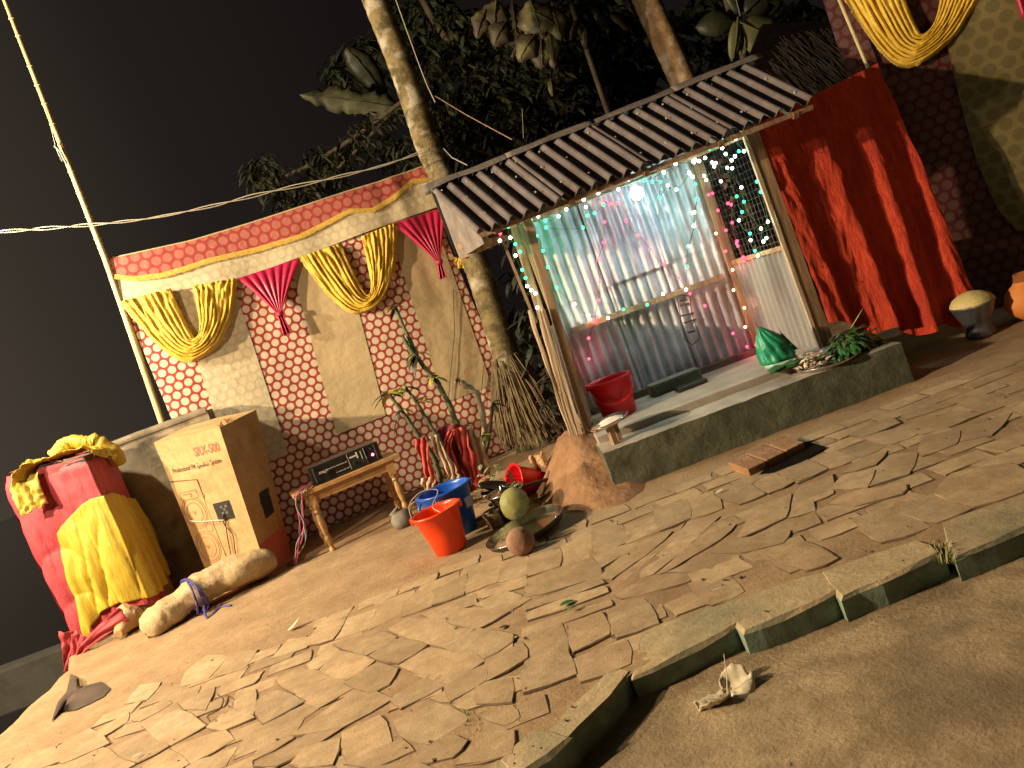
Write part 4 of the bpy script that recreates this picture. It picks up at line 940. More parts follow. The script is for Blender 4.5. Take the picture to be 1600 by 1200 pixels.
text('JALI', .05, bb_ + V((-.06, -.172, .275)), (1, 0, 0), (0, -.1, 1), M_wht, br, 'white_lettering', bold=.01, sx=.9)
MB().box(bb_ + V((.145, -.085, .21)), (.07, .012, .07), rz=.9).build('sticker', mat('faded_label', (.35, .42, .6), (.6, .6, .65), 30), br)
for k in range(2): MB().tube(bez([bb_ + V((-.19 + .02 * k, 0, .32)), bb_ + V((-.20, -.07, .25)), bb_ + V((-.17, -.10, .17)), bb_ + V((-.15, -.11, .12))], 5), .008, 6).build('plastic_handle', M_blup, br, smooth=True)
# red tipped bucket, lying against the mud mound with its mouth to the left
rp = P(832, 752, 5.75); axr = V((-.80, -.45, .38)).normalized(); a2 = axr.orthogonal().normalized(); b2_ = axr.cross(a2)
bucket('plastic_bucket', rp + V((.06, 0, -.02)), .125, .085, .24, M_redp, 'red plastic bucket tipped on its side by the mud mound', Matrix((a2, b2_, axr)).transposed(), lug=False)
# red bucket on the floor of the hut
hb = P(965, 664, 5.62); hb = V((hb.x + .05, 5.66, zf))
hr = bucket('plastic_bucket', hb, .158, .128, .29, M_redp, 'shiny red plastic bucket standing on the floor of the hut by the left post',
       )
g = MB(); g.tube(bez([hb + V((-.155, -.02, .265)), hb + V((-.12, -.15, .16)), hb + V((0, -.19, .12)), hb + V((.12, -.14, .16)), hb + V((.165, -.02, .265))], 8), .008, 8); g.build('handle', M_redp, hr, smooth=True)
# round grey pot
gp = G(637, 824); gp = root('round_pot', gp + V((0, .07, 0)), 'small round grey earthen pot with a leafy sprig behind the buckets', 'pot')
MB().lathe(gp.location, [(.03, .0), (.07, .01), (.092, .05), (.095, .085), (.075, .125), (.045, .145), (.04, .155), (.052, .17), (.045, .172), (.032, .15), (0, .14)], 24, ax=Matrix.Rotation(radians(-25), 3, 'Y'), wob=.06).build('body', M_stone, gp, smooth=True)
# coconuts
cn = G(822, 871); cn = root('brown_coconut', V((cn.x, cn.y + .05, 0)), 'round brown coconut resting on the paving edge in front of the tray', 'coconut')
MB().lathe(cn.location, [(.003, 0)] + [(.083 * sin(pi * i / 14), .085 - .085 * cos(pi * i / 14)) for i in range(1, 14)] + [(.003, .17)], 28, wob=.05).build('husk', M_coco, cn, smooth=True)
c1_ = cn.location + V((.03, -.045, .148)); MB().lathe(c1_, [(0, .003), (.010, .002), (.014, -.004)], 10, ax=Matrix.Rotation(radians(40), 3, 'X')).build('eye', M_blk2, cn)
pl_ = G(826, 836)
tr = root('steel_tray', V((pl_.x, pl_.y, 0)), 'large round steel tray with a raised rim lying on the ground by the coconuts', 'tray')
Rt_ = Matrix.Rotation(radians(-7), 3, 'Y')
MB().lathe(V((pl_.x, pl_.y, .022)), [(0, .004), (.20, .002), (.235, .004), (.255, .042), (.268, .046), (.268, .042), (.258, .036), (.240, -.002), (0, -.003)], 48, ax=Rt_).build('dish', M_stel, tr, smooth=True)
MB().lathe(V((pl_.x, pl_.y, .022)), [(.246, .0), (.265, .035), (.262, .040)], 48, ax=Rt_).build('dark_rim', M_blk, tr, smooth=True)
cg = P(806, 810, 4.98); cg = root('green_coconut', V((cg.x, 4.98, .04)), 'pale green tender coconut leaning on the steel pot in the tray', 'coconut')
MB().lathe(cg.location, [(.004, 0), (.05, .008), (.092, .04), (.112, .09), (.112, .14), (.095, .185), (.062, .215), (.03, .232), (.004, .24)], 24, ax=Matrix.Rotation(radians(14), 3, 'Y')).build('husk', M_cocog, cg, smooth=True)
for v_ in bpy.data.objects['husk.001' if 'husk.001' in bpy.data.objects else 'husk'].data.vertices:
    a_ = atan2(v_.co.y, v_.co.x); k_ = 1 + .07 * cos(3 * a_ + .6) * (v_.co.z / .2) + .04 * nz(v_.co.x * 20, v_.co.y * 20, v_.co.z * 14); v_.co.x *= k_ * .86; v_.co.y *= k_ * .86; v_.co.z *= .92
def pot(name, px, py, Y, prof, label, cat, m, tilt=0, z=0):
    p = P(px, py, Y); r_ = root(name, V((p.x, Y, z)), label, cat)
    MB().lathe(r_.location, prof, 28, ax=Matrix.Rotation(radians(tilt), 3, 'Y')).build('body', m, r_, smooth=True); return r_
pt = pot('steel_pot', 800, 800, 5.22, [(0, 0), (.08, .0), (.10, .02), (.105, .14), (.115, .175), (.14, .195), (.137, .20), (.115, .185), (.098, .15), (.09, .02), (0, .015)], 'steel cooking pot with a flared rim behind the green coconut', 'pot', M_stel)
MB().lathe(pt.location + V((0, 0, .197)), [(.0, .05), (.018, .045), (.02, .03), (.10, .012), (.124, .0), (.12, -.004)], 28, ax=Matrix.Rotation(radians(-12), 3, 'Y')).build('lid', M_stel, pt, smooth=True)
pot('steel_pot', 776, 815, 5.12, [(0, 0), (.05, 0), (.06, .02), (.062, .10), (.072, .12), (.07, .124), (.055, .1), (.05, .02), (0, .015)], 'small steel tumbler left of the green coconut', 'tumbler', M_stel, -8)
pot('steel_plate', 870, 778, 5.42, [(0, .0), (.12, .002), (.15, .03), (.154, .028), (.125, -.004), (0, -.005)], 'shallow dull steel plate propped against the mud mound', 'plate', M_steld, -20, .05)
pot('steel_plate', 786, 778, 5.55, [(0, .0), (.12, .002), (.15, .02), (.154, .018), (.125, -.004), (0, -.005)], 'dark steel plate propped behind the steel pots', 'plate', M_blk, 24, .16)
tw = root('wooden_offcuts', G(775, 800), 'dark sticks and offcuts heaped behind the steel pots', 'offcuts')
for (a, b, y1, y2) in (((752, 772), (800, 762), 5.45, 5.5), ((800, 765), (858, 748), 5.35, 5.5), ((795, 735), (805, 762), 5.4, 5.4), ((740, 815), (770, 800), 5.3, 5.3), ((765, 790), (812, 762), 5.25, 5.35)):
    MB().beam(P(*a, y1), P(*b, y2), .035, .02).build('stick', M_barkd, tw)
hk = root('broken_husk', G(858, 765) + V((0, .1, .0)), 'piece of pale coconut husk lying on the mud slope', 'husk')
MB().grid(lambda a, b: V((hk.location.x + .11 * (a - .5) + .012 * nz(a * 9, b * 9), hk.location.y + .03 * sin(a * 6), .10 + .16 * b + .02 * nz(a * 5, b * 5))), 10, 12).build('husk_shell', mat('pale_husk', (.48, .30, .16), (.60, .42, .24), 12, .85, .4, 20), hk, solid=.02)
# ============================================================ SUCCULENT PLANTS
def leafy(g, p, d, L, W, up=V((0, 0, 1)), droop=.3, seg=3):
    d = V(d).normalized(); s_ = d.cross(up)
    if s_.length < .01: s_ = V((1, 0, 0))
    s_.normalize(); vs = []; 
    for i in range(seg + 1):
        t = i / seg; c = V(p) + d * (L * t) + V((0, 0, -droop * L * t * t)); w_ = W * sin(pi * min(1, .08 + .92 * t)) ** .8 * .5
        vs += [c + s_ * w_ + V((0, 0, -.15 * w_)), c + V((0, 0, .15 * w_)), c - s_ * w_ + V((0, 0, -.15 * w_))]
    fs = []
    for i in range(seg): fs += [(3 * i, 3 * i + 1, 3 * i + 4, 3 * i + 3), (3 * i + 1, 3 * i + 2, 3 * i + 5, 3 * i + 4)]
    g.add(vs, fs)
SP = root('succulent_plant', G(700, 790) + V((0, .9, 0)), 'spiny succulent plant with cut stems wrapped in red and pale cloth behind the buckets', 'plant')
M_capb = mat('pale_stem', (.30, .24, .15), (.40, .33, .22), 12, .8, .4, 30)
def stem(pts, Y, r0_, r1_, mname='stem', m=M_spine, spines=True):
    q = bez([P(x, y, Y) for x, y in pts], 8); n_ = len(q); g = MB(); vs = []; k = 10
    for i, p in enumerate(q):
        d = (q[min(i + 1, n_ - 1)] - q[max(i - 1, 0)]).normalized(); a = d.orthogonal().normalized(); b = d.cross(a); r = r0_ + (r1_ - r0_) * i / (n_ - 1)
        for j in range(k): t = 2 * pi * j / k; rr = r * (1 + (.28 if j % 2 else -.12) + .22 * sin(i * 1.4 + j)); vs.append(p + (a * cos(t) + b * sin(t)) * rr)
    g.add(vs, [(i * k + j, i * k + (j + 1) % k, (i + 1) * k + (j + 1) % k, (i + 1) * k + j) for i in range(n_ - 1) for j in range(k)] + [tuple((n_ - 1) * k + j for j in range(k))])
    g.build(mname, m, SP, smooth=True); return q
YS = 6.0
q1 = stem([(690, 765), (680, 720), (655, 683), (630, 645), (606, 614)], YS, .020, .010)
q2 = stem([(726, 762), (722, 700), (705, 640), (680, 595), (655, 562), (617, 480)], YS + .15, .024, .011)
q3 = stem([(708, 765), (700, 712), (672, 664), (650, 628), (630, 601)], YS + .05, .016, .009)
q4 = stem([(745, 740), (757, 680), (747, 622), (728, 603), (711, 594)], YS + .3, .020, .022, m=M_capb)
q5 = stem([(655, 562), (640, 545), (629, 526)], YS + .13, .018, .012)
q6 = stem([(735, 765), (755, 720), (765, 675), (770, 630)], YS + .35, .02, .01)
lf = []
def tuft(p, n, L, m=M_leafy, dn=.5):
    for i in range(n):
        g = MB(); a = ru(0, 2 * pi); leafy(g, p, V((cos(a), -.35 + .6 * sin(a), ru(-.3, .7))), L * ru(.7, 1.2), L * .36, droop=dn); g.build('leaf', random.choice((m, M_leafm, M_leafy)), SP)
tuft(q1[-1], 7, .16); tuft(q1[-8], 4, .14, dn=1.1); tuft(q2[-1], 6, .13); tuft(q2[-8], 7, .15, dn=1.0); tuft(q2[-16], 7, .13, dn=.9); tuft(q3[-2], 5, .13); tuft(q3[-9], 5, .14); tuft(q4[-1], 2, .06); tuft(q2[12], 5, .12); tuft(q6[-1], 6, .12, M_leafd); tuft(q4[8], 5, .12, M_leafd)
def ribbon(pts, Y, w_, m, name, curl=.03):
    q = bez([P(x, y, Y) for x, y in pts], 8); n_ = len(q); g = MB()
    def f(a, b):
        k = a * (n_ - 1); i = min(int(k), n_ - 2); p = q[i].lerp(q[i + 1], k - i); d = (q[i + 1] - q[i]).normalized(); s_ = d.cross(V((0, 1, 0))).normalized()
        wd = w_ * (1 + .5 * nz(a * 5, 2, w_ * 50)) * (1 if a < .8 else 1 + .4 * sin(a * 30)); return p + s_ * (b - .5) * wd + V((0, -1, 0)) * (curl * abs(sin(b * pi * 2 + a * 6)) + .01 * nz(a * 9, b * 7))
    g.grid(f, 30, 10); g.build(name, m, SP, smooth=True, solid=.003)
M_rc = mat('red_rag', (.50, .045, .04), (.62, .09, .07), 9, .75, .4, 20); M_cc = mat('cream_rag', (.52, .36, .24), (.64, .47, .33), 9, .8, .4, 20); M_pc = mat('maroon_rag', (.20, .02, .035), (.28, .035, .05), 8, .7, .4, 20)
ribbon([(656, 684), (662, 705), (672, 740), (690, 775)], YS - .06, .085, M_rc, 'red_rag'); ribbon([(668, 745), (672, 765), (678, 790)], YS - .07, .09, M_cc, 'torn_cloth')
ribbon([(678, 680), (688, 705), (704, 730), (712, 752)], YS - .02, .075, M_cc, 'pale_rag'); ribbon([(716, 668), (727, 700), (738, 730), (750, 760)], YS + .06, .10, M_rc, 'pink_rag')
ribbon([(700, 664), (705, 690), (722, 740), (728, 770)], YS + .1, .19, M_pc, 'maroon_cloth'); ribbon([(726, 672), (742, 700), (758, 740), (762, 765)], YS + .12, .12, M_cc, 'pale_rag'); ribbon([(705, 672), (700, 700), (715, 740), (722, 770)], YS + .02, .05, M_rc, 'red_rag')
rg = MB()
for i in range(60):
    p = P(ru(668, 760), ru(765, 800), YS + ru(-.1, .2)); leafy(rg, p, (ru(-1, 1), ru(-.6, .3), ru(-.2, 1)), ru(.06, .16), ru(.015, .04))
rg.build('dry_scraps', M_frond, SP, kind='stuff')
wd_ = root('weed', G(765, 790) + V((0, .3, 0)), 'small broad leaved weed growing beside the blue bucket', 'weed')
g = MB()
for i in range(26):
    p = P(ru(750, 778), ru(722, 775), 5.75 + ru(-.05, .15)); a = ru(0, 6.3); leafy(g, p, (cos(a), -.5 + .5 * sin(a), ru(-.1, .5)), ru(.05, .09), ru(.03, .045), droop=.5)
g.build('leaves', mat('dusty_leaf', (.22, .22, .12), (.32, .31, .18), 9, .7), wd_)
wd2 = root('cut_sprig', G(600, 812), 'wilted leafy sprig lying on the ground beside the round grey pot', 'sprig')
for i in range(18):
    g = MB(); p = G(ru(582, 632), 0) if False else P(ru(590, 642), 0, 6.3) * 0 + V((-1.08 + ru(0, .42), 6.2 + ru(-.15, .25), ru(.03, .2)))
    a = ru(0, 6.3); leafy(g, p, (cos(a), sin(a), ru(-.2, .4)), ru(.10, .2), ru(.03, .05), droop=.5); g.build('leaf', random.choice((M_leafm, M_leafd, M_frond)), wd2)
# ============================================================ THINGS ON THE PLINTH
sl_ = P(960, 690, 5.02)
stl = root('small_stool', V((sl_.x, 5.02, zl)), 'small wooden stand holding a steel plate on the cement ledge', 'stand')
zs = P(952, 664, 5.02).z
MB().box((sl_.x, 5.02, (zl + zs) / 2), (.035, .05, zs - zl), rz=.3).build('leg', M_wood, stl); MB().box((sl_.x + .05, 5.09, (zl + zs) / 2), (.03, .03, zs - zl)).build('leg', M_wood, stl)
MB().box((sl_.x - .03, 5.05, zs), (.16, .12, .02), rz=.2).build('top', M_wood, stl)
pp = P(950, 655, 5.03); spl = root('steel_plate', V((pp.x, 5.03, zs + .012)), 'shallow steel plate of white flour standing on the small wooden stand', 'plate')
MB().lathe(spl.location, [(0, .0), (.11, .001), (.145, .022), (.150, .020), (.115, -.005), (0, -.006)], 36, ax=Matrix.Rotation(radians(-6), 3, 'Y')).build('dish', M_stel, spl, smooth=True)
MB().lathe(spl.location + V((.02, 0, .0)), [(0, .035), (.04, .03), (.075, .018), (.10, .004)], 20, wob=.5).build('flour_heap', M_bblk, spl, smooth=True)
blp = P(1062, 603, 5.85); blk = root('cement_block', V((blp.x, 5.86, zf)), 'low rough cement block on the floor at the back of the hut', 'block')
MB().box((blp.x - .02, 5.90, zf + .05), (.42, .14, .10), rz=.06).build('block', M_conc, blk, bevel=.02)
blk2 = root('flat_stone', V((blp.x + .05, 5.72, zf)), 'flat dark stone lying in front of the cement block in the hut', 'stone')
MB().box((blp.x + .05, 5.70, zf + .018), (.24, .12, .035), rz=.08).build('stone', M_blk, blk2, bevel=.015)
# green bag
gb_ = P(1222, 574, 5.22); GB = root('plastic_bag', V((gb_.x, 5.22, zf)), 'crumpled green plastic bag standing on a broad leaf at the right end of the ledge', 'bag')
c0_ = GB.location; zt2 = P(1205, 505, 5.22).z
def bag(a, b):
    t = 2 * pi * a; h_ = b * (zt2 - zf - .02); r = interp(b, [(0, .085), (.15, .12), (.5, .105), (.8, .06), (1, .012)])
    r *= 1 + .16 * nz(cos(t) * 2, sin(t) * 2, b * 4) + .22 * (abs(sin(t * 6 + b * 3)) ** .6 - .5) * (.3 + b)
    lean = interp(b, [(0, 0), (.5, -.015), (1, -.06)])
    return c0_ + V((lean + r * cos(t), r * sin(t) * .8, .02 + h_))
MB().grid(bag, 60, 26).build('bag', M_gbag, GB, smooth=True)
g = MB(); g.grid(lambda a, b: c0_ + V((.055 + .09 * a * (1 - .4 * b), -.03 + .02 * sin(a * 8), .17 + .10 * b * (1 - a) - .09 * a + .01 * nz(a * 8, b * 8))), 16, 10); g.build('bag_flap', M_gbag, GB, smooth=True, solid=.003)
MB().lathe(c0_ + V((0, 0, .0)), [(.05, .01), (.10, .015), (.115, .04), (.11, .05)], 24, wob=.2).build('cloudy_base', mat('cloudy_plastic', (.35, .5, .42), rough=.3), GB, smooth=True)
bl = root('broad_leaf', c0_ + V((0, -.05, .005)), 'glossy green betel leaves lying under the green plastic bag', 'leaf')
for i in range(7):
    g = MB(); a = ru(-2.8, -.2); leafy(g, c0_ + V((ru(-.06, .06), -.04, .012 + .004 * i)), (cos(a), sin(a), .12), .15, .12, droop=.2, seg=5); g.build('leaf', M_betel, bl, smooth=True)
# offering tray
ot = P(1292, 573, 5.02); OT = root('offering_tray', V((ot.x + .02, 5.04, zl)), 'round steel offering tray at the right end of the ledge, heaped with leaves and petals', 'tray')
MB().lathe(OT.location + V((0, 0, .004)), [(0, .004), (.17, .004), (.215, .028), (.222, .026), (.18, -.001), (0, -.002)], 44).build('dish', M_stel, OT, smooth=True)
fb = root('leaf_bundle', OT.location + V((.10, .0, .02)), 'heap of dark green leaves piled on the right of the offering tray', 'leaves')
lc = P(1330, 545, 5.08)
for i in range(230):
    a = ru(0, 6.3); b = ru(0, 1.4); p = lc + V((.21 * cos(a) * cos(b) * ru(.3, 1), .14 * sin(a) * cos(b) * ru(.3, 1), -.10 + .24 * sin(b) * ru(.6, 1)))
    g = MB(); leafy(g, p, (cos(a) + ru(-.5, .5), sin(a) + ru(-.5, .5), ru(-.4, .7)), ru(.06, .13), ru(.025, .045), droop=ru(.2, .9)); g.build('leaf', random.choice((M_betel, M_leafd, M_betel)), fb)
g = MB(); p = P(1328, 514, 5.0); leafy(g, p, (.8, -.2, .75), .16, .022, droop=.0, seg=5); g.build('grass_blade', M_leafy, fb)
fp = root('flower_petals', OT.location + V((-.10, 0, .02)), 'pale yellow and pink petals and scraps heaped on the left of the offering tray', 'petals')
for i in range(70):
    p = P(ru(1246, 1292), 0, 5) * 0 + V((OT.location.x + ru(-.20, -.03), 5.02 + ru(-.1, .1), zl + ru(.02, .11)))
    g = MB(); a = ru(0, 6.3); leafy(g, p, (cos(a), sin(a), ru(-.3, .8)), ru(.03, .07), ru(.015, .04), droop=.3, seg=2); g.build('petal', random.choice((M_petal, M_petal, M_pink)), fp)
# ============================================================ WHITE BULB
wb = P(995, 302, 5.62); wbr = root('white_bulb', wb, 'glowing round white light bulb hanging inside the hut under the roof', 'bulb')
MB().lathe(wb, [(.001, -.048)] + [(.048 * sin(pi * i / 12), -.048 * cos(pi * i / 12)) for i in range(1, 12)] + [(.001, .048)], 20).build('globe', emit('cool_bulb', (.80, .95, 1.0), 30), wbr, smooth=True)
MB().lathe(wb + V((0, 0, .045)), [(.018, 0), (.02, .05), (.012, .07), (0, .075)], 14).build('socket', M_wht, wbr)
MB().tube([wb + V((0, 0, .11)), wb + V((.03, .05, .25)), wb + V((.05, .1, .5))], .003, 5).build('flex', M_wire, wbr)
lamp('bulb_light', wb + V((0, -.01, -.055)), 16.0, (.48, .85, 1.0), .05, wbr)
# ============================================================ FAIRY LIGHTS
EM = {'w': emit('warm_white_bead', (.85, 1, .80), 14), 'g': emit('green_bead', (.05, 1.0, .42), 5), 'r': emit('red_bead', (1.0, .07, .13), 5), 'o': emit('orange_bead', (1, .42, .22), 10)}
COL = {'w': (.70, 1.0, .72), 'g': (.10, 1.0, .48), 'r': (1.0, .10, .20), 'o': (1, .35, .18)}
bm_ = {}
def bead(kind):
    if kind not in bm_:
        g = MB(); g.lathe((0, 0, 0), [(.001, -.012), (.009, -.008), (.012, 0), (.009, .008), (.001, .012)], 8)
        me = bpy.data.meshes.new('bulb'); me.from_pydata([tuple(v) for v in g.v], [], g.f); me.materials.append(EM[kind]); bm_[kind] = me
    return bm_[kind]
LN = [0]
def string(label, pts, Y, wire=M_wire, group='strings of fairy lights', glow=3, gp=.5):
    """pts: (px, py, kind); Y number or function"""
    pos = [(P(x, y, Y(x, y) if callable(Y) else Y), k) for x, y, k in pts]
    r_ = root('fairy_lights', pos[0][0], label, 'fairy lights', group)
    path = []
    for (a, _), (b, _) in zip(pos, pos[1:]):
        path += [a, (a + b) / 2 + V((ru(-.01, .01), ru(-.005, .01), -.04 * (a - b).length))]
    path.append(pos[-1][0])
    MB().tube(bez(path, 3), .0022, 4).build('wire', wire, r_)
    for i, (p, k) in enumerate(pos):
        o = bpy.data.objects.new('bulb', bead(k)); S.collection.objects.link(o); o.parent = r_; o.location = p - pos[0][0] + V((0, -.006, 0))
        LN[0] += 1
        if glow and LN[0] % glow == 0: lamp('bead_light', p + V((0, -.03, 0)), gp * (.34 if k == 'r' else .5), COL[k], .012, r_)
    return r_
def c4(*l): return [(640 + x * .375, 80 + y * .375, k) for x, y, k in l]
def c5(*l): return [(780 + x / 3, 320 + y / 3, k) for x, y, k in l]
def cm_(*l): return [(1060 + x / 5, 180 + y / 5, k) for x, y, k in l]
yev = YP - .05; ybk = YB - .07
string('row of fairy lights strung along the eave of the hut', c4((535,688,'w'), (565,707,'g'), (620,688,'w'), (652,660,'w'), (725,620,'w'), (785,592,'w'), (870,576,'w'), (910,536,'w'), (978,538,'g'), (1058,505,'w'), (1107,470,'w'), (1180,460,'w')), yev, M_gwire, gp=.35)
string('short green string of lights tucked under the left part of the eave', c4((510,690,'g'), (568,735,'g'), (722,735,'g'), (740,685,'g'), (735,650,'w'), (770,675,'g'), (808,640,'g')), YB - .35, M_gwire, glow=2, gp=1.1)
string('green string of lights running down the left edge of the back wall', c4((510,700,'g'), (530,770,'g'), (555,832,'g'), (575,900,'g'), (612,985,'g'), (685,1055,'w')) + c5((417,517,'w')), ybk, M_gwire, glow=2, gp=.9)
string('red string of lights looping down the middle of the back wall', c4((832,637,'r'), (808,625,'r'), (812,712,'r'), (808,797,'r'), (785,870,'r'), (792,960,'r'), (785,1037,'r')) + c5((447,540,'r'), (419,625,'r'), (420,722,'r')), ybk, M_rwire, glow=2, gp=.9)
string('red string of lights slanting across the back wall to its lower right corner', c4((862,635,'r'), (900,705,'r'), (953,768,'r'), (1003,825,'r'), (1058,890,'r'), (1120,945,'r')) + c5((893,417,'r'), (963,473,'r'), (1095,603,'r'), (1160,665,'r'), (1203,658,'r')), ybk, M_rwire, glow=2, gp=.9)
string('green and white lights following the wooden rail of the back wall', c5((352,465,'w'), (417,517,'w'), (510,530,'w'), (582,490,'g'), (693,468,'g'), (767,418,'w'), (875,398,'w'), (880,290,'g'), (887,195,'g'), (912,100,'w'), (910,38,'w')), YB - .12, M_gwire, glow=3, gp=.5)
string('green lights hanging in front of the upper middle of the back wall', c4((1010,545,'g'), (1045,545,'g'), (1040,610,'g'), (1075,560,'w'), (1110,577,'w'), (1165,510,'w'), (1180,525,'w'), (1195,615,'g'), (1185,672,'w'), (1183,728,'w'), (1160,815,'g')), YB - .2, M_gwire, glow=3, gp=.6)
string('tangle of green lights climbing the outer left post of the hut', c5((42,103,'g'), (52,155,'w'), (75,185,'g'), (97,220,'g'), (77,238,'w'), (107,305,'g'), (123,343,'g'), (131,381,'w'), (150,400,'w'), (169,415,'w'), (178,482,'w'), (195,512,'w'), (208,517,'w'), (225,575,'r')), YP - .03, M_gwire, glow=4, gp=.25)
string('short red lead of lights at the left end of the eave', c4((330,750,'r'), (350,752,'r'), (378,760,'r'), (376,790,'w')), YP - .08, M_rwire, glow=3, gp=.5)
string('orange lights pinned down the orange lit back right post', c5((1015,135,'o'), (1060,218,'r'), (1093,305,'o'), (1097,400,'o'), (1148,483,'o'), (1152,573,'o'), (1203,655,'r')), YB - .10, M_rwire, glow=2, gp=.8)
def ymesh(x, y): return YB - .05 - (YB - YP) * max(0, min(1, (x - (1083 + (y - 235) * .33)) / 90))
string('dense cluster of white lights at the top of the wire mesh opening', cm_((130,350,'w'), (120,368,'w'), (160,360,'w'), (207,335,'w'), (237,265,'g'), (280,237,'g'), (340,197,'g'), (340,258,'w'), (367,305,'w'), (413,353,'w'), (440,322,'w'), (470,283,'g'), (510,282,'w'), (445,185,'w')), yev + .02, M_gwire, glow=4, gp=.35)
string('second cluster of white lights below the eave beside the wire mesh', cm_((82,450,'w'), (107,480,'w'), (133,540,'g'), (147,655,'g'), (118,762,'w'), (120,867,'w'), (78,1025,'w')), YB - .2, M_gwire, glow=3, gp=.4)
string('red string of lights hanging left in the wire mesh opening', cm_((200,475,'w'), (215,508,'w'), (235,622,'r'), (265,612,'r'), (307,745,'r'), (370,900,'r'), (453,1003,'r'), (462,1022,'r'), (507,1140,'r')), ymesh, M_rwire, glow=4, gp=.3)
string('second red string of lights in the wire mesh opening', cm_((260,370,'w'), (278,402,'w'), (330,517,'w'), (385,690,'r'), (410,700,'r'), (418,840,'r'), (455,985,'r'), (505,1110,'r')), ymesh, M_rwire, glow=4, gp=.3)
string('green string of lights hanging in the middle of the wire mesh opening', cm_((290,375,'w'), (380,412,'w'), (453,635,'g'), (495,757,'g'), (470,822,'w'), (557,925,'g'), (562,977,'w'), (595,1060,'g'), (617,1097,'w')), ymesh, M_gwire, glow=4, gp=.3)
string('white string of lights hanging right in the wire mesh opening', cm_((418,415,'w'), (490,565,'w'), (510,677,'g'), (643,887,'w'), (662,988,'w'), (685,960,'w'), (697,833,'w'), (640,600,'g'), (610,520,'g')), ymesh, M_gwire, glow=4, gp=.3)
# ============================================================ RED CLOTH hung right of the hut
rc_ = root('red_cloth', P(1400, 520, 5.5), 'large bright red net cloth hung as a screen against the right side of the hut', 'cloth')
Lx = lambda z: interp(z, [(-.2, P(1300, 500, 5.42).x), (1.8, P(1182, 197, 5.42).x), (2.4, P(1176, 190, 5.42).x)])
tlr, trr = P(1178, 196, 5.38), P(1372, 98, 5.66)
blr, brr = P(1292, 505, 5.38), P(1538, 508, 5.44)
def rcl(a, b):
    A = blr.lerp(brr, a); A.z += -.06 * sin(pi * min(1, a * 1.15)) + .03 * sin(a * 19); B = tlr.lerp(trr, a)
    p = A.lerp(B, b); lo_ = 1 - b
    f = .008 + .036 * lo_ ** .8
    ph = a * (5.2 - .7 * b) * 2 * pi / 1.55 + .9 * nz(a * 2, b * 1.3, 4)
    w_ = f * sin(ph) + .4 * f * sin(ph * 2.3 + 1 + b) + .012 * nz(a * 12, b * 9) + .006 * nz(a * 40, b * 18)
    return p + V((.3 * w_, -w_, 0))
MB().grid(rcl, 170, 120).build('net_cloth', M_red, rc_, smooth=True)
sq = MB()
for i in range(34):
    a, b = rnd(), rnd(); p = rcl(a, b) + V((0, -.012, 0)); sq.lathe(p, [(0, -.005), (.005, 0), (0, .005)], 5)
sq.build('sequins', emit('sequin_glint', (1, .75, .6), .9) if False else M_stel, rc_, kind='stuff')
# ============================================================ RIGHT BACKDROP
RA = V((3.35, 6.20, 0)); RB = V((6.1, 4.75, 0)); RD = (RB - RA).normalized(); RN = V((RD.y, -RD.x, 0))
if RN.y > 0: RN = -RN
def rhit(px, py):
    d = ray(px, py); t = (RA - EYE).dot(RN) / d.dot(RN); p = EYE + d * t; return (p - RA).dot(RD), p.z
def rpt(s, z, off=0): return RA + RD * s + RN * (.03 * sin(s * 6) + .02 * nz(s * 3, z * 2, 1) + off) + V((0, 0, z))
rbk = root('dark_backdrop', RA, 'dim dotted maroon cloth backdrop with an olive panel at the right edge', 'backdrop')
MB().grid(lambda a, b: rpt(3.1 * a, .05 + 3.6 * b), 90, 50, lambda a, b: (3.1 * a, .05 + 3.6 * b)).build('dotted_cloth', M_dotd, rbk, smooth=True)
eL = [rhit(1590, 360), rhit(1560, 330), rhit(1530, 262), rhit(1505, 180), rhit(1488, 110), rhit(1478, 60), rhit(1470, -40)]
eL = [(z, s) for s, z in eL]; eL.sort()
zlo_ = rhit(1590, 362)[1]
def ol(a, b): z = zlo_ - .15 * a + (3.6 - zlo_ + .15 * a) * b; s = interp(z, eL); return rpt(s + (3.0 - s) * a, z, .04 + .02 * sin(a * 9))
MB().grid(ol, 40, 40, lambda a, b: (lambda p: ((p - RA).dot(RD), p.z))(ol(a, b))).build('olive_panel', M_olive, rbk, smooth=True)
Rr = rhit
swag(rbk, 'yellow_swag', M_sash, rpt, Rr(1316, -12), Rr(1395, -50), Rr(1470, -60), Rr(1548, -70), Rr(1425, 104), Rr(1440, 56), 9, amp=.03, off=.07, nu=90, nv=54)
sw2 = MB(); A_ = Rr(1585, 10); sw2.grid(lambda a, b: rpt(A_[0] + .14 * a, A_[1] + .5 - b * .62 + .03 * sin(a * 6), .09 + .02 * sin(a * 14)), 12, 20); sw2.build('magenta_tail', M_mag, rbk, smooth=True, solid=.003)
bp2 = root('bamboo_pole', V((P(1355, 100, 5.8).x, 5.8, 0)), 'thin bamboo pole rising behind the top of the red cloth', 'pole')
a, b = P(1357, 108, 6.02), P(1303, -20, 6.02); g = MB(); base_ = a + (a - b).normalized() * 1.9; g.tube([base_, a, b], [.016, .014, .013], 8); g.build('pole', M_bamb, bp2, smooth=True)
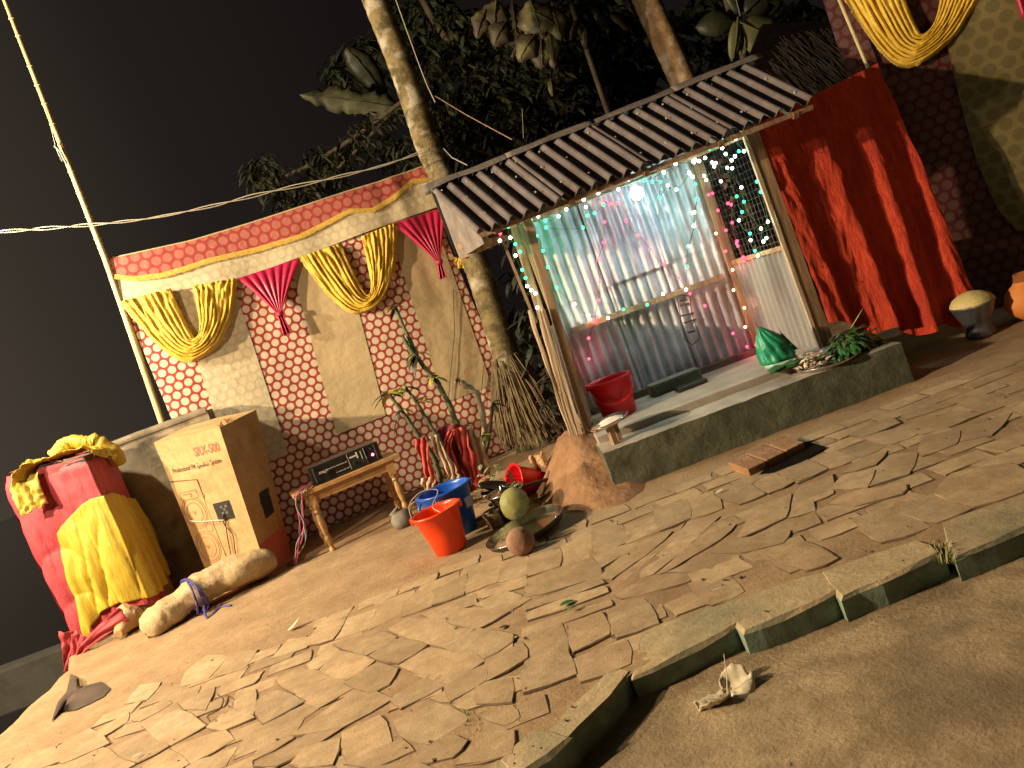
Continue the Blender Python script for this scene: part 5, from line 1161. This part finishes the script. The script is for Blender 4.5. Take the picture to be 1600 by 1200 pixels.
# ============================================================ POTS at the right
al = P(1535, 575, 5.35); AL = root('aluminium_pot', V((P(1533, 520, 5.35).x, 5.35, 0)), 'dented aluminium pot with a pale domed straw lid standing by the red cloth', 'pot')
MB().lathe(AL.location, [(0, .0), (.08, .0), (.10, .03), (.085, .10), (.10, .13), (.125, .19), (.14, .235), (.150, .25), (.146, .255), (.11, .20), (0, .05)], 32).build('body', M_alu, AL, smooth=True)
MB().lathe(AL.location + V((0, 0, .245)), [(.145, .0), (.142, .022), (.12, .055), (.08, .08), (.035, .094), (.001, .098)], 32, wob=.05).build('lid', M_lid, AL, smooth=True)
cl_ = P(1606, 545, 5.3); CP = root('clay_pot', V((cl_.x + .13, 5.3, 0)), 'orange clay water pot with a flared rim cut by the right edge', 'pot')
zc = P(1600, 468, 5.3).z
MB().lathe(CP.location, [(0, 0), (.07, 0), (.15, .07), (.175, .14), (.15, .22), (.09, .27), (.065, .31), (.07, .34), (.105, zc - .02), (.115, zc), (.105, zc), (.06, .33), (.055, .3), (0, .28)], 36).build('body', M_clay, CP, smooth=True)
# ============================================================ COCONUT PALM
tp_ = [(845, 715), (826, 668), (806, 610), (785, 540), (757, 452), (742, 408), (700, 300), (668, 225), (645, 155), (622, 90), (590, 10), (560, -70), (535, -150)]
YTR = 7.55
pr = root('coconut_palm', V((P(830, 690, YTR).x, YTR, 0)), 'lichen spotted coconut palm trunk leaning behind the left end of the hut roof', 'tree')
q = bez([P(x, y, YTR) for x, y in tp_], 12); q = [p for p in q]; n_ = len(q); g = MB()
rad = [interp(i / n_, [(0, .24), (.06, .18), (.14, .135), (.3, .122), (1, .115)]) * (1 + .05 * (abs(sin(i * 1.1))) + .04 * nz(i * .5, 1)) for i in range(n_)]
q[0].z = -.05; g.tube(q, rad, 22); g.build('trunk', M_bark, pr, smooth=True)
rt = MB(); c_ = q[6]
for i in range(240):
    a = ru(-pi * 1.05, .15); top_z = ru(.35, .95); r1_ = interp(top_z, [(.3, .22), (.6, .17), (1, .135)]); cz = min(q, key=lambda p: abs(p.z - top_z))
    p0 = V((cz.x + r1_ * cos(a), cz.y + r1_ * sin(a), top_z)); r2 = .32 + ru(-.02, .05); p2 = V((q[0].x + .03 + r2 * cos(a + ru(-.12, .12)), q[0].y + r2 * sin(a), ru(.05, .3)))
    pm_ = p0.lerp(p2, .5) + V((.03 * cos(a), .03 * sin(a), .03)); rt.tube([p0, pm_, p2], [.006, .008, .005], 5, False)
rt.build('root_fibres', M_root, pr, kind='stuff')
# big leaf base cluster: second palm
q2_ = [P(x, y, 9.5) for x, y in [(1110, 240), (1085, 170), (1062, 115), (1035, 55), (1010, 0), (985, -70)]]
p2r = root('coconut_palm', V((q2_[0].x, 9.5, 0)), 'reddish lit palm trunk rising behind the right part of the hut roof', 'tree')
g = MB(); qq = bez([V((q2_[0].x + .5, 9.5, 0))] + q2_, 10); g.tube(qq, [.155 * (1 + .04 * abs(sin(i * 1.2))) for i in range(len(qq))], 20); g.build('trunk', mat('red_brown_bark', (.26, .15, .07), (.40, .25, .12), 5, .9, .7, 22, c3=(.55, .42, .30), sc3=6), p2r, smooth=True)
# ---- background vegetation
def stick(name, pts, Y, r, m, parent): MB().tube(bez([P(x, y, Y) for x, y in pts], 6), r, 8).build(name, m, parent, smooth=True)
def bush(label, Y, blobs, n, L, W, m, stems=(), droop=.7, cat='tree', name='leafy_tree'):
    """blobs: (px,py,rpx) clump centres"""
    c = P(blobs[0][0], blobs[0][1], Y); r_ = root(name, V((c.x, c.y, 0)), label, cat)
    g = MB()
    for i in range(n):
        bx_, by_, br_ = random.choice(blobs); a = ru(0, 6.283); rr = br_ * sqrt(rnd()); Yd = Y + ru(-.6, .6)
        twig = P(bx_ + rr * cos(a), by_ + rr * sin(a), Yd)
        for k in range(random.randint(3, 6)):
            a = ru(0, 6.283); leafy(g, twig + V((ru(-.04, .04), ru(-.04, .04), ru(-.04, .04))), (cos(a), sin(a), ru(-.6, .3)), L * ru(.6, 1.2), W * ru(.7, 1.2), droop=droop * ru(.4, 1.3))
    g.build('crown', m, r_, smooth=False)
    for pts, r in stems: stick('branch', pts, Y, r, M_barkd, r_)
    if not stems: MB().tube([V((c.x, c.y, 0)), c], .05, 8).build('trunk', M_barkd, r_)
    return r_
bush('mango branches hanging dimly above the left half of the backdrop', 8.6, [(420, 275, 30), (440, 300, 24), (405, 262, 20), (500, 250, 26), (530, 235, 30), (560, 225, 28), (520, 275, 20), (600, 200, 34), (450, 320, 20), (620, 240, 24), (480, 290, 18)], 210, .17, .045, M_leafm, [([(640, 150), (560, 210), (480, 260), (410, 290)], .025), ([(600, 190), (520, 270), (440, 320)], .018)])
bush('dense dark leafy tree behind the palm and the hut ridge', 10.0, [(700, 130, 45), (740, 90, 45), (760, 160, 45), (800, 190, 35), (710, 200, 40), (680, 170, 35), (850, 110, 40), (830, 150, 35), (700, 60, 45), (780, 60, 40), (880, 140, 30), (740, 220, 30)], 520, .16, .06, M_leafm, [([(655, -10), (680, 35), (705, 70), (718, 95), (740, 140)], .045), ([(700, 80), (770, 130), (800, 210)], .02), ([(745, 100), (775, 190), (805, 215)], .012)])
bush('dark shrubs crowding close behind the back of the hut', 7.6, [(840, 400, 60), (850, 500, 50), (870, 600, 40), (1120, 300, 50), (1150, 380, 50), (1180, 440, 40), (800, 260, 30), (1100, 200, 50), (820, 340, 40)], 420, .16, .07, mat('black_green_leaf', (.012, .016, .008), (.022, .028, .012), 5, .7), cat='shrub', name='shrub')
bush('black leafy mass of trees far behind the hut', 12.5, [(760, 200, 80), (700, 250, 60), (820, 150, 80), (760, 90, 80), (680, 40, 60), (940, 140, 60),(900, 60, 70), (980, 90, 60), (1100, 60, 70), (1180, 90, 60), (640, 60, 60), (560, 110, 50), (930, 20, 70), (1240, 60, 60), (1270, 110, 40), (870, 200, 60)], 1500, .26, .10, mat('night_leaf', (.018, .024, .010), (.034, .042, .016), 5, .7))
def bigleaf(parent, pos, d, L, W, m, seg=10, droop=.3, ragged=0, name='leaf', fan=0):
    d = V(d).normalized(); s_ = d.cross(V((0, 1, 0)))
    if s_.length < .05: s_ = d.cross(V((0, 0, 1)))
    s_.normalize(); g = MB(); vs = []; wd = 5
    for i in range(seg + 1):
        t = i / seg; c = V(pos) + d * (L * t) + V((0, -.05 * sin(t * 3), -droop * L * t * t)); w_ = W * .5 * (sin(pi * min(1, .05 + .95 * t)) ** .6) * (1 + ragged * nz(t * 12, L))
        for j in range(-2, 3): vs.append(c + s_ * (w_ * j / 2) + V((0, .06 * W * abs(j) + .02 * W * sin(t * 22 + j), 0)))
    g.add(vs, [(i * 5 + j, i * 5 + j + 1, (i + 1) * 5 + j + 1, (i + 1) * 5 + j) for i in range(seg) for j in range(4)])
    lo_ = g.build(name, m, parent, smooth=True, solid=.003)
    MB().tube([V(pos) - d * .08 * L] + [V(pos) + d * (L * t) + V((0, -.012 - .05 * sin(t * 3), -droop * L * t * t)) for t in (0, .3, .6, .95)], [.010, .010, .008, .006, .003], 5).build('midrib', m, lo_)
tk = root('teak_tree', V((P(810, 60, 8.8).x, 8.8, 0)), 'tree with broad pale brown leaves hanging above the hut roof', 'tree')
for (x, y, dx, dy, L, W) in [(775, 0, -.1, .9, .34, .20), (800, 5, .1, 1, .36, .22), (828, 0, .3, 1, .40, .24), (848, 25, -.6, .7, .30, .18), (815, 40, -.8, .5, .30, .18), (835, 55, -.6, .8, .30, .17), (860, 10, .3, 1, .34, .17), (856, 45, .15, 1, .40, .13), (845, 60, .0, 1, .30, .2), (790, 35, -.5, .8, .26, .16), (830, 20, .9, .4, .3, .18), (760, 15, -.4, .9, .3, .13)]:
    a = P(x, y, 8.8 + ru(-.1, .1)); b = P(x + dx * 60, y + dy * 60, 8.8); bigleaf(tk, a, (b - a), L, W * 1.45, M_leafb, droop=.15, ragged=.5)
stick('branch', [(880, -30), (845, 20), (820, 50), (800, 90)], 8.9, .02, M_barkd, tk); MB().tube([V((P(880, -30, 8.9).x, 9.1, 0)), P(900, 30, 9.6), P(880, -30, 9.4)], .03, 8).build('trunk', M_barkd, tk)
for (x, y, dx, dy, L) in [(905, 30, -.4, .8, .25), (925, 10, .4, .8, .28), (950, 20, .6, .5, .3), (915, 45, .0, 1, .22), (700, 150, .1, 1, .2), (692, 175, -.2, 1, .18), (703, 165, .4, .8, .16), (860, 125, .1, 1, .18)]:
    a = P(x, y, 9.4); b = P(x + dx * 60, y + dy * 60, 9.4); bigleaf(tk, a, (b - a), L, .09, M_leafb if x > 880 else M_leafg, droop=.1)
rl = root('fig_tree', V((P(1160, 30, 8.2).x, 8.2, 0)), 'branch with large round olive leaves above the right end of the hut roof', 'tree')
for (x, y, dx, dy, L, W, m) in [(1162, 38, .85, .5, .62, .46, M_leafg), (1152, 32, -.15, 1, .38, .15, M_leafg), (1155, 20, -.4, -1, .40, .18, M_leafm), (1165, 20, .7, -.7, .42, .30, M_leafm), (1148, 34, -1, .1, .40, .26, M_leafm), (1158, 38, .1, 1, .3, .14, M_leafg), (1172, 15, 1, -.3, .35, .22, M_leafm)]:
    a = P(x, y, 8.2 + ru(-.08, .08)); b = P(x + dx * 60, y + dy * 60, 8.2); bigleaf(rl, a, b - a, L, W, m, droop=.05)
stick('branch', [(1120, -60), (1140, -10), (1157, 30)], 8.25, .02, M_barkd, rl); MB().tube([V((P(1120, -60, 8.25).x, 8.6, 0)), P(1120, -60, 8.25)], .05, 8).build('trunk', M_barkd, rl)
bn = root('banana_plant', V((P(620, 165, 8.9).x, 8.9, 0)), 'banana plant with one pale torn leaf reaching left behind the palm', 'plant')
a, b = P(640, 172, 8.9), P(468, 148, 8.7); bigleaf(bn, a, b - a, (b - a).length, .30, mat('banana_leaf', (.045, .046, .02), (.075, .072, .034), 4, .6, .2, 12, stretch=(1, 1, 6)), seg=40, droop=.0, ragged=.75)
a, b = P(600, 150, 9.2), P(560, 90, 9.1); bigleaf(bn, a, b - a, .9, .30, M_leafm, seg=18, ragged=.2)
MB().tube([V((P(660, 190, 8.95).x, 8.95, 0)), P(655, 185, 8.95)], [.10, .05], 12).build('stem', M_leafm, bn, smooth=True)
# thatch slope right of the ridge
thc = root('thatched_roof', V((P(1270, 120, 8.0).x, 8.0, 0)), 'dark sloping thatch just visible between the hut roof and the right bamboo pole', 'roof')
g = MB()
for i in range(700):
    a, b = rnd(), rnd(); p = P(1215 + 130 * a - 40 * b, 55 + 110 * b - 20 * a, 7.6 + ru(-.05, .05)); q_ = P(1215 + 130 * a - 40 * b + ru(25, 60), 55 + 110 * b - 20 * a + ru(25, 45), 7.6 + ru(-.06, .0)); g.beam(p, q_, .006, .004)
g.build('straw', mat('dark_straw', (.022, .016, .012), (.045, .032, .024), 9, .9), thc, kind='stuff')
pa = [P(1190, 40, 7.75), P(1360, 30, 7.75), P(1350, 190, 7.75), P(1130, 190, 7.75)]; MB().add(pa, [(0, 1, 2, 3)]).build('thatch_base', mat('thatch_dark', (.006, .005, .004), (.011, .008, .006), 20, 1, spec=0), thc, solid=.08)
# guy wires by the palm
gw = root('guy_wire', P(660, 100, 7.3), 'pair of thin pale wires running down beside the palm trunk to the hut ridge', 'wire')
MB().tube(bez([P(615, -10, 7.35), P(640, 60, 7.3), P(664, 125, 7.25), P(680, 160, 7.2)], 6), .005, 5).build('strand', M_cable, gw)
MB().tube(bez([P(680, 150, 7.3), P(730, 180, 7.0), P(800, 218, 6.4)], 6), .004, 5).build('strand', M_wood, gw)
MB().tube([P(693, 232, 7.0), P(706, 246, 6.6), P(730, 258, 6.2)], .004, 5).build('strand', M_cable, gw)
MB().tube([P(816, 170, 7.0), P(818, 215, 6.3)], .003, 5).build('strand', M_cable, gw)
# dark heap between palm and hut: dry litter
lt_ = root('dry_litter', V((.45, 7.3, 0)), 'dark heap of dry fronds and litter between the palm roots and the hut', 'litter'); g = MB()
for i in range(320):
    p = V((ru(.15, 1.2), ru(6.8, 7.8), ru(0, 1.3) ** 1.4 * .6)); leafy(g, p, (ru(-1, 1), ru(-1, .4), ru(-.6, .6)), ru(.1, .3), ru(.01, .05), droop=.3)
g.build('fronds', mat('dark_litter', (.05, .03, .022), (.09, .055, .04), 6, .9), lt_, kind='stuff')
# ============================================================ LITTER ON THE GROUND
def scrap(px, py, label, L, W, m, name='dry_leaf', z=.014, d=(1, .2, .15), cat='leaf', curl=.4):
    p = G(px, py, z); r_ = root(name, p, label, cat); g = MB(); leafy(g, p, d, L, W, droop=curl, seg=5); g.build('blade', m, r_, smooth=True); return r_
pl2 = G(1138, 1090, -.085); dl = root('dry_leaf', pl2, 'folded pale dry leaf with an upright stalk lying on the dirt road', 'leaf')
for s_, L_, d_ in ((1, .105, V((1, .30, .30))), (-1, .115, V((-.9, -.25, .10)))):
    g = MB(); d_.normalize(); sd_ = V((-d_.y, d_.x, .35)).normalized()
    g.grid(lambda a, b: pl2 + V((0, 0, .012)) + d_ * (L_ * a) + sd_ * ((b - .5) * .13 * (sin(pi * (.12 + .8 * a)) ** .6)) + V((0, 0, .014 * sin(b * 7) + .010 * nz(a * 6, b * 5))), 12, 8); g.build('blade', M_paperleaf, dl, smooth=True, solid=.0015)
a, b = pl2 + V((0, 0, .01)), P(1131, 1022, pl2.y - .02); MB().tube([a, a.lerp(b, .5) + V((.004, 0, 0)), b], [.0022, .0018, .0014], 5).build('stalk', M_paperleaf, dl)
scrap(1453, 1008, 'tiny white paper scrap on the dirt road at right', .035, .03, M_wht, 'paper_scrap', -.08, cat='scrap', curl=.1)
scrap(450, 984, 'pale torn paper scrap on the sandy yard left of centre', .09, .05, M_petal, 'paper_scrap', .02, (1, .1, .3), 'scrap', -.2)
scrap(1118, 770, 'small white scrap in a joint of the paving below the plinth', .05, .02, M_wht, 'paper_scrap', .03, cat='scrap', curl=0)
scrap(875, 946, 'small dark green leaf on the long narrow slab in the middle of the paving', .075, .045, M_betel, 'fallen_leaf', .03, (.9, .3, .3))
scrap(886, 952, 'curled dark green leaf touching the one on the long narrow slab', .05, .035, M_betel, 'fallen_leaf', .03, (.9, -.3, .5))
scrap(780, 982, 'dark dry seed pod in a hollow of the paving', .05, .03, M_barkd, 'seed_pod', .02, (.8, .5, .2), 'pod')
scrap(222, 1175, 'short white tipped stub on the paving at lower left', .05, .012, M_wht, 'stub', .03, (-.6, -.5, .1), 'stub', 0)
scrap(1112, 922, 'thin pale matchstick on a slab near the kerb', .04, .006, M_wht, 'matchstick', .03, (1, -.2, 0), 'stick', 0)
rg_ = [(110, 1053), (122, 1058), (118, 1072), (130, 1079), (141, 1070), (158, 1065), (173, 1076), (162, 1088), (142, 1099), (118, 1109), (92, 1113), (80, 1128), (90, 1097), (104, 1080)]  # outline of a cast shadow, built below as a dark sheet
dr = root('painted_shadow', G(125, 1090), 'dark sheet modelled as a cast shadow on the sand at the lower left', 'shadow_sheet'); rp_ = [G(x, y, .014) for x, y in rg_]; rc0 = sum(rp_, V()) / len(rp_)
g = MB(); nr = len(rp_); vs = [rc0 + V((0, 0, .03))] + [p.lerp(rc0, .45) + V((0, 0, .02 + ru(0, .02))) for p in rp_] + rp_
g.add(vs, [(0, 1 + (i + 1) % nr, 1 + i) for i in range(nr)] + [(1 + i, 1 + (i + 1) % nr, 1 + nr + (i + 1) % nr, 1 + nr + i) for i in range(nr)]); g.build('shadow_sheet', mat('painted_shadow', (.06, .04, .03), (.10, .07, .05), 9, .95, .6, 20), dr, smooth=True)
tw_ = root('bent_twig', G(335, 1100), 'thin bent dark twig lying on the paving at lower left', 'twig'); MB().tube(bez([G(340, 1085, .03), G(349, 1093, .04), G(343, 1108, .04), G(325, 1118, .03), G(328, 1127, .03)], 6), .0035, 5).build('twig', M_barkd, tw_)
db = MB()
for i in range(260):
    px, py = ru(-50, 1600), ru(620, 1200); p = G(px, py, 0)
    if p.y > 7 or p.y < kerb_y(p.x) - .8 or edge_drop(p.x, p.y) > .1: continue
    z = .016 if p.y > kerb_y(p.x) else -.082
    if p.x > .3 and p.y > 4.8: continue
    r = random.choice((.002, .003, .004, .006)); m0 = (ru(0, 3), ru(0, 3), ru(0, 3))
    db.box(p + V((0, 0, z)), (r * ru(1, 3), r * ru(.7, 1.6), r * ru(.4, 1)), rz=ru(0, 3))
tag(db.build('grit', mat('dark_grit', (.07, .045, .03), (.16, .11, .07), 20, .95)), 'scattered grit and crumbs on the ground', kind='stuff')
gr = MB()
for (cx, cy, n_) in ((1478, 868, 60), (742, 1130, 40), (1470, 862, 30), (560, 1020, 8)):
    for i in range(n_):
        p = G(cx + ru(-16, 16), cy + ru(-8, 14), -.01); leafy(gr, p, (ru(-.6, .6), ru(-.6, .4), 1), ru(.02, .06), .005, droop=ru(0, .5))
tag(gr.build('grass_tufts', mat('dry_grass', (.30, .26, .09), (.20, .22, .07), 9, .8)), 'short dry grass in the joints between kerb blocks', kind='stuff')
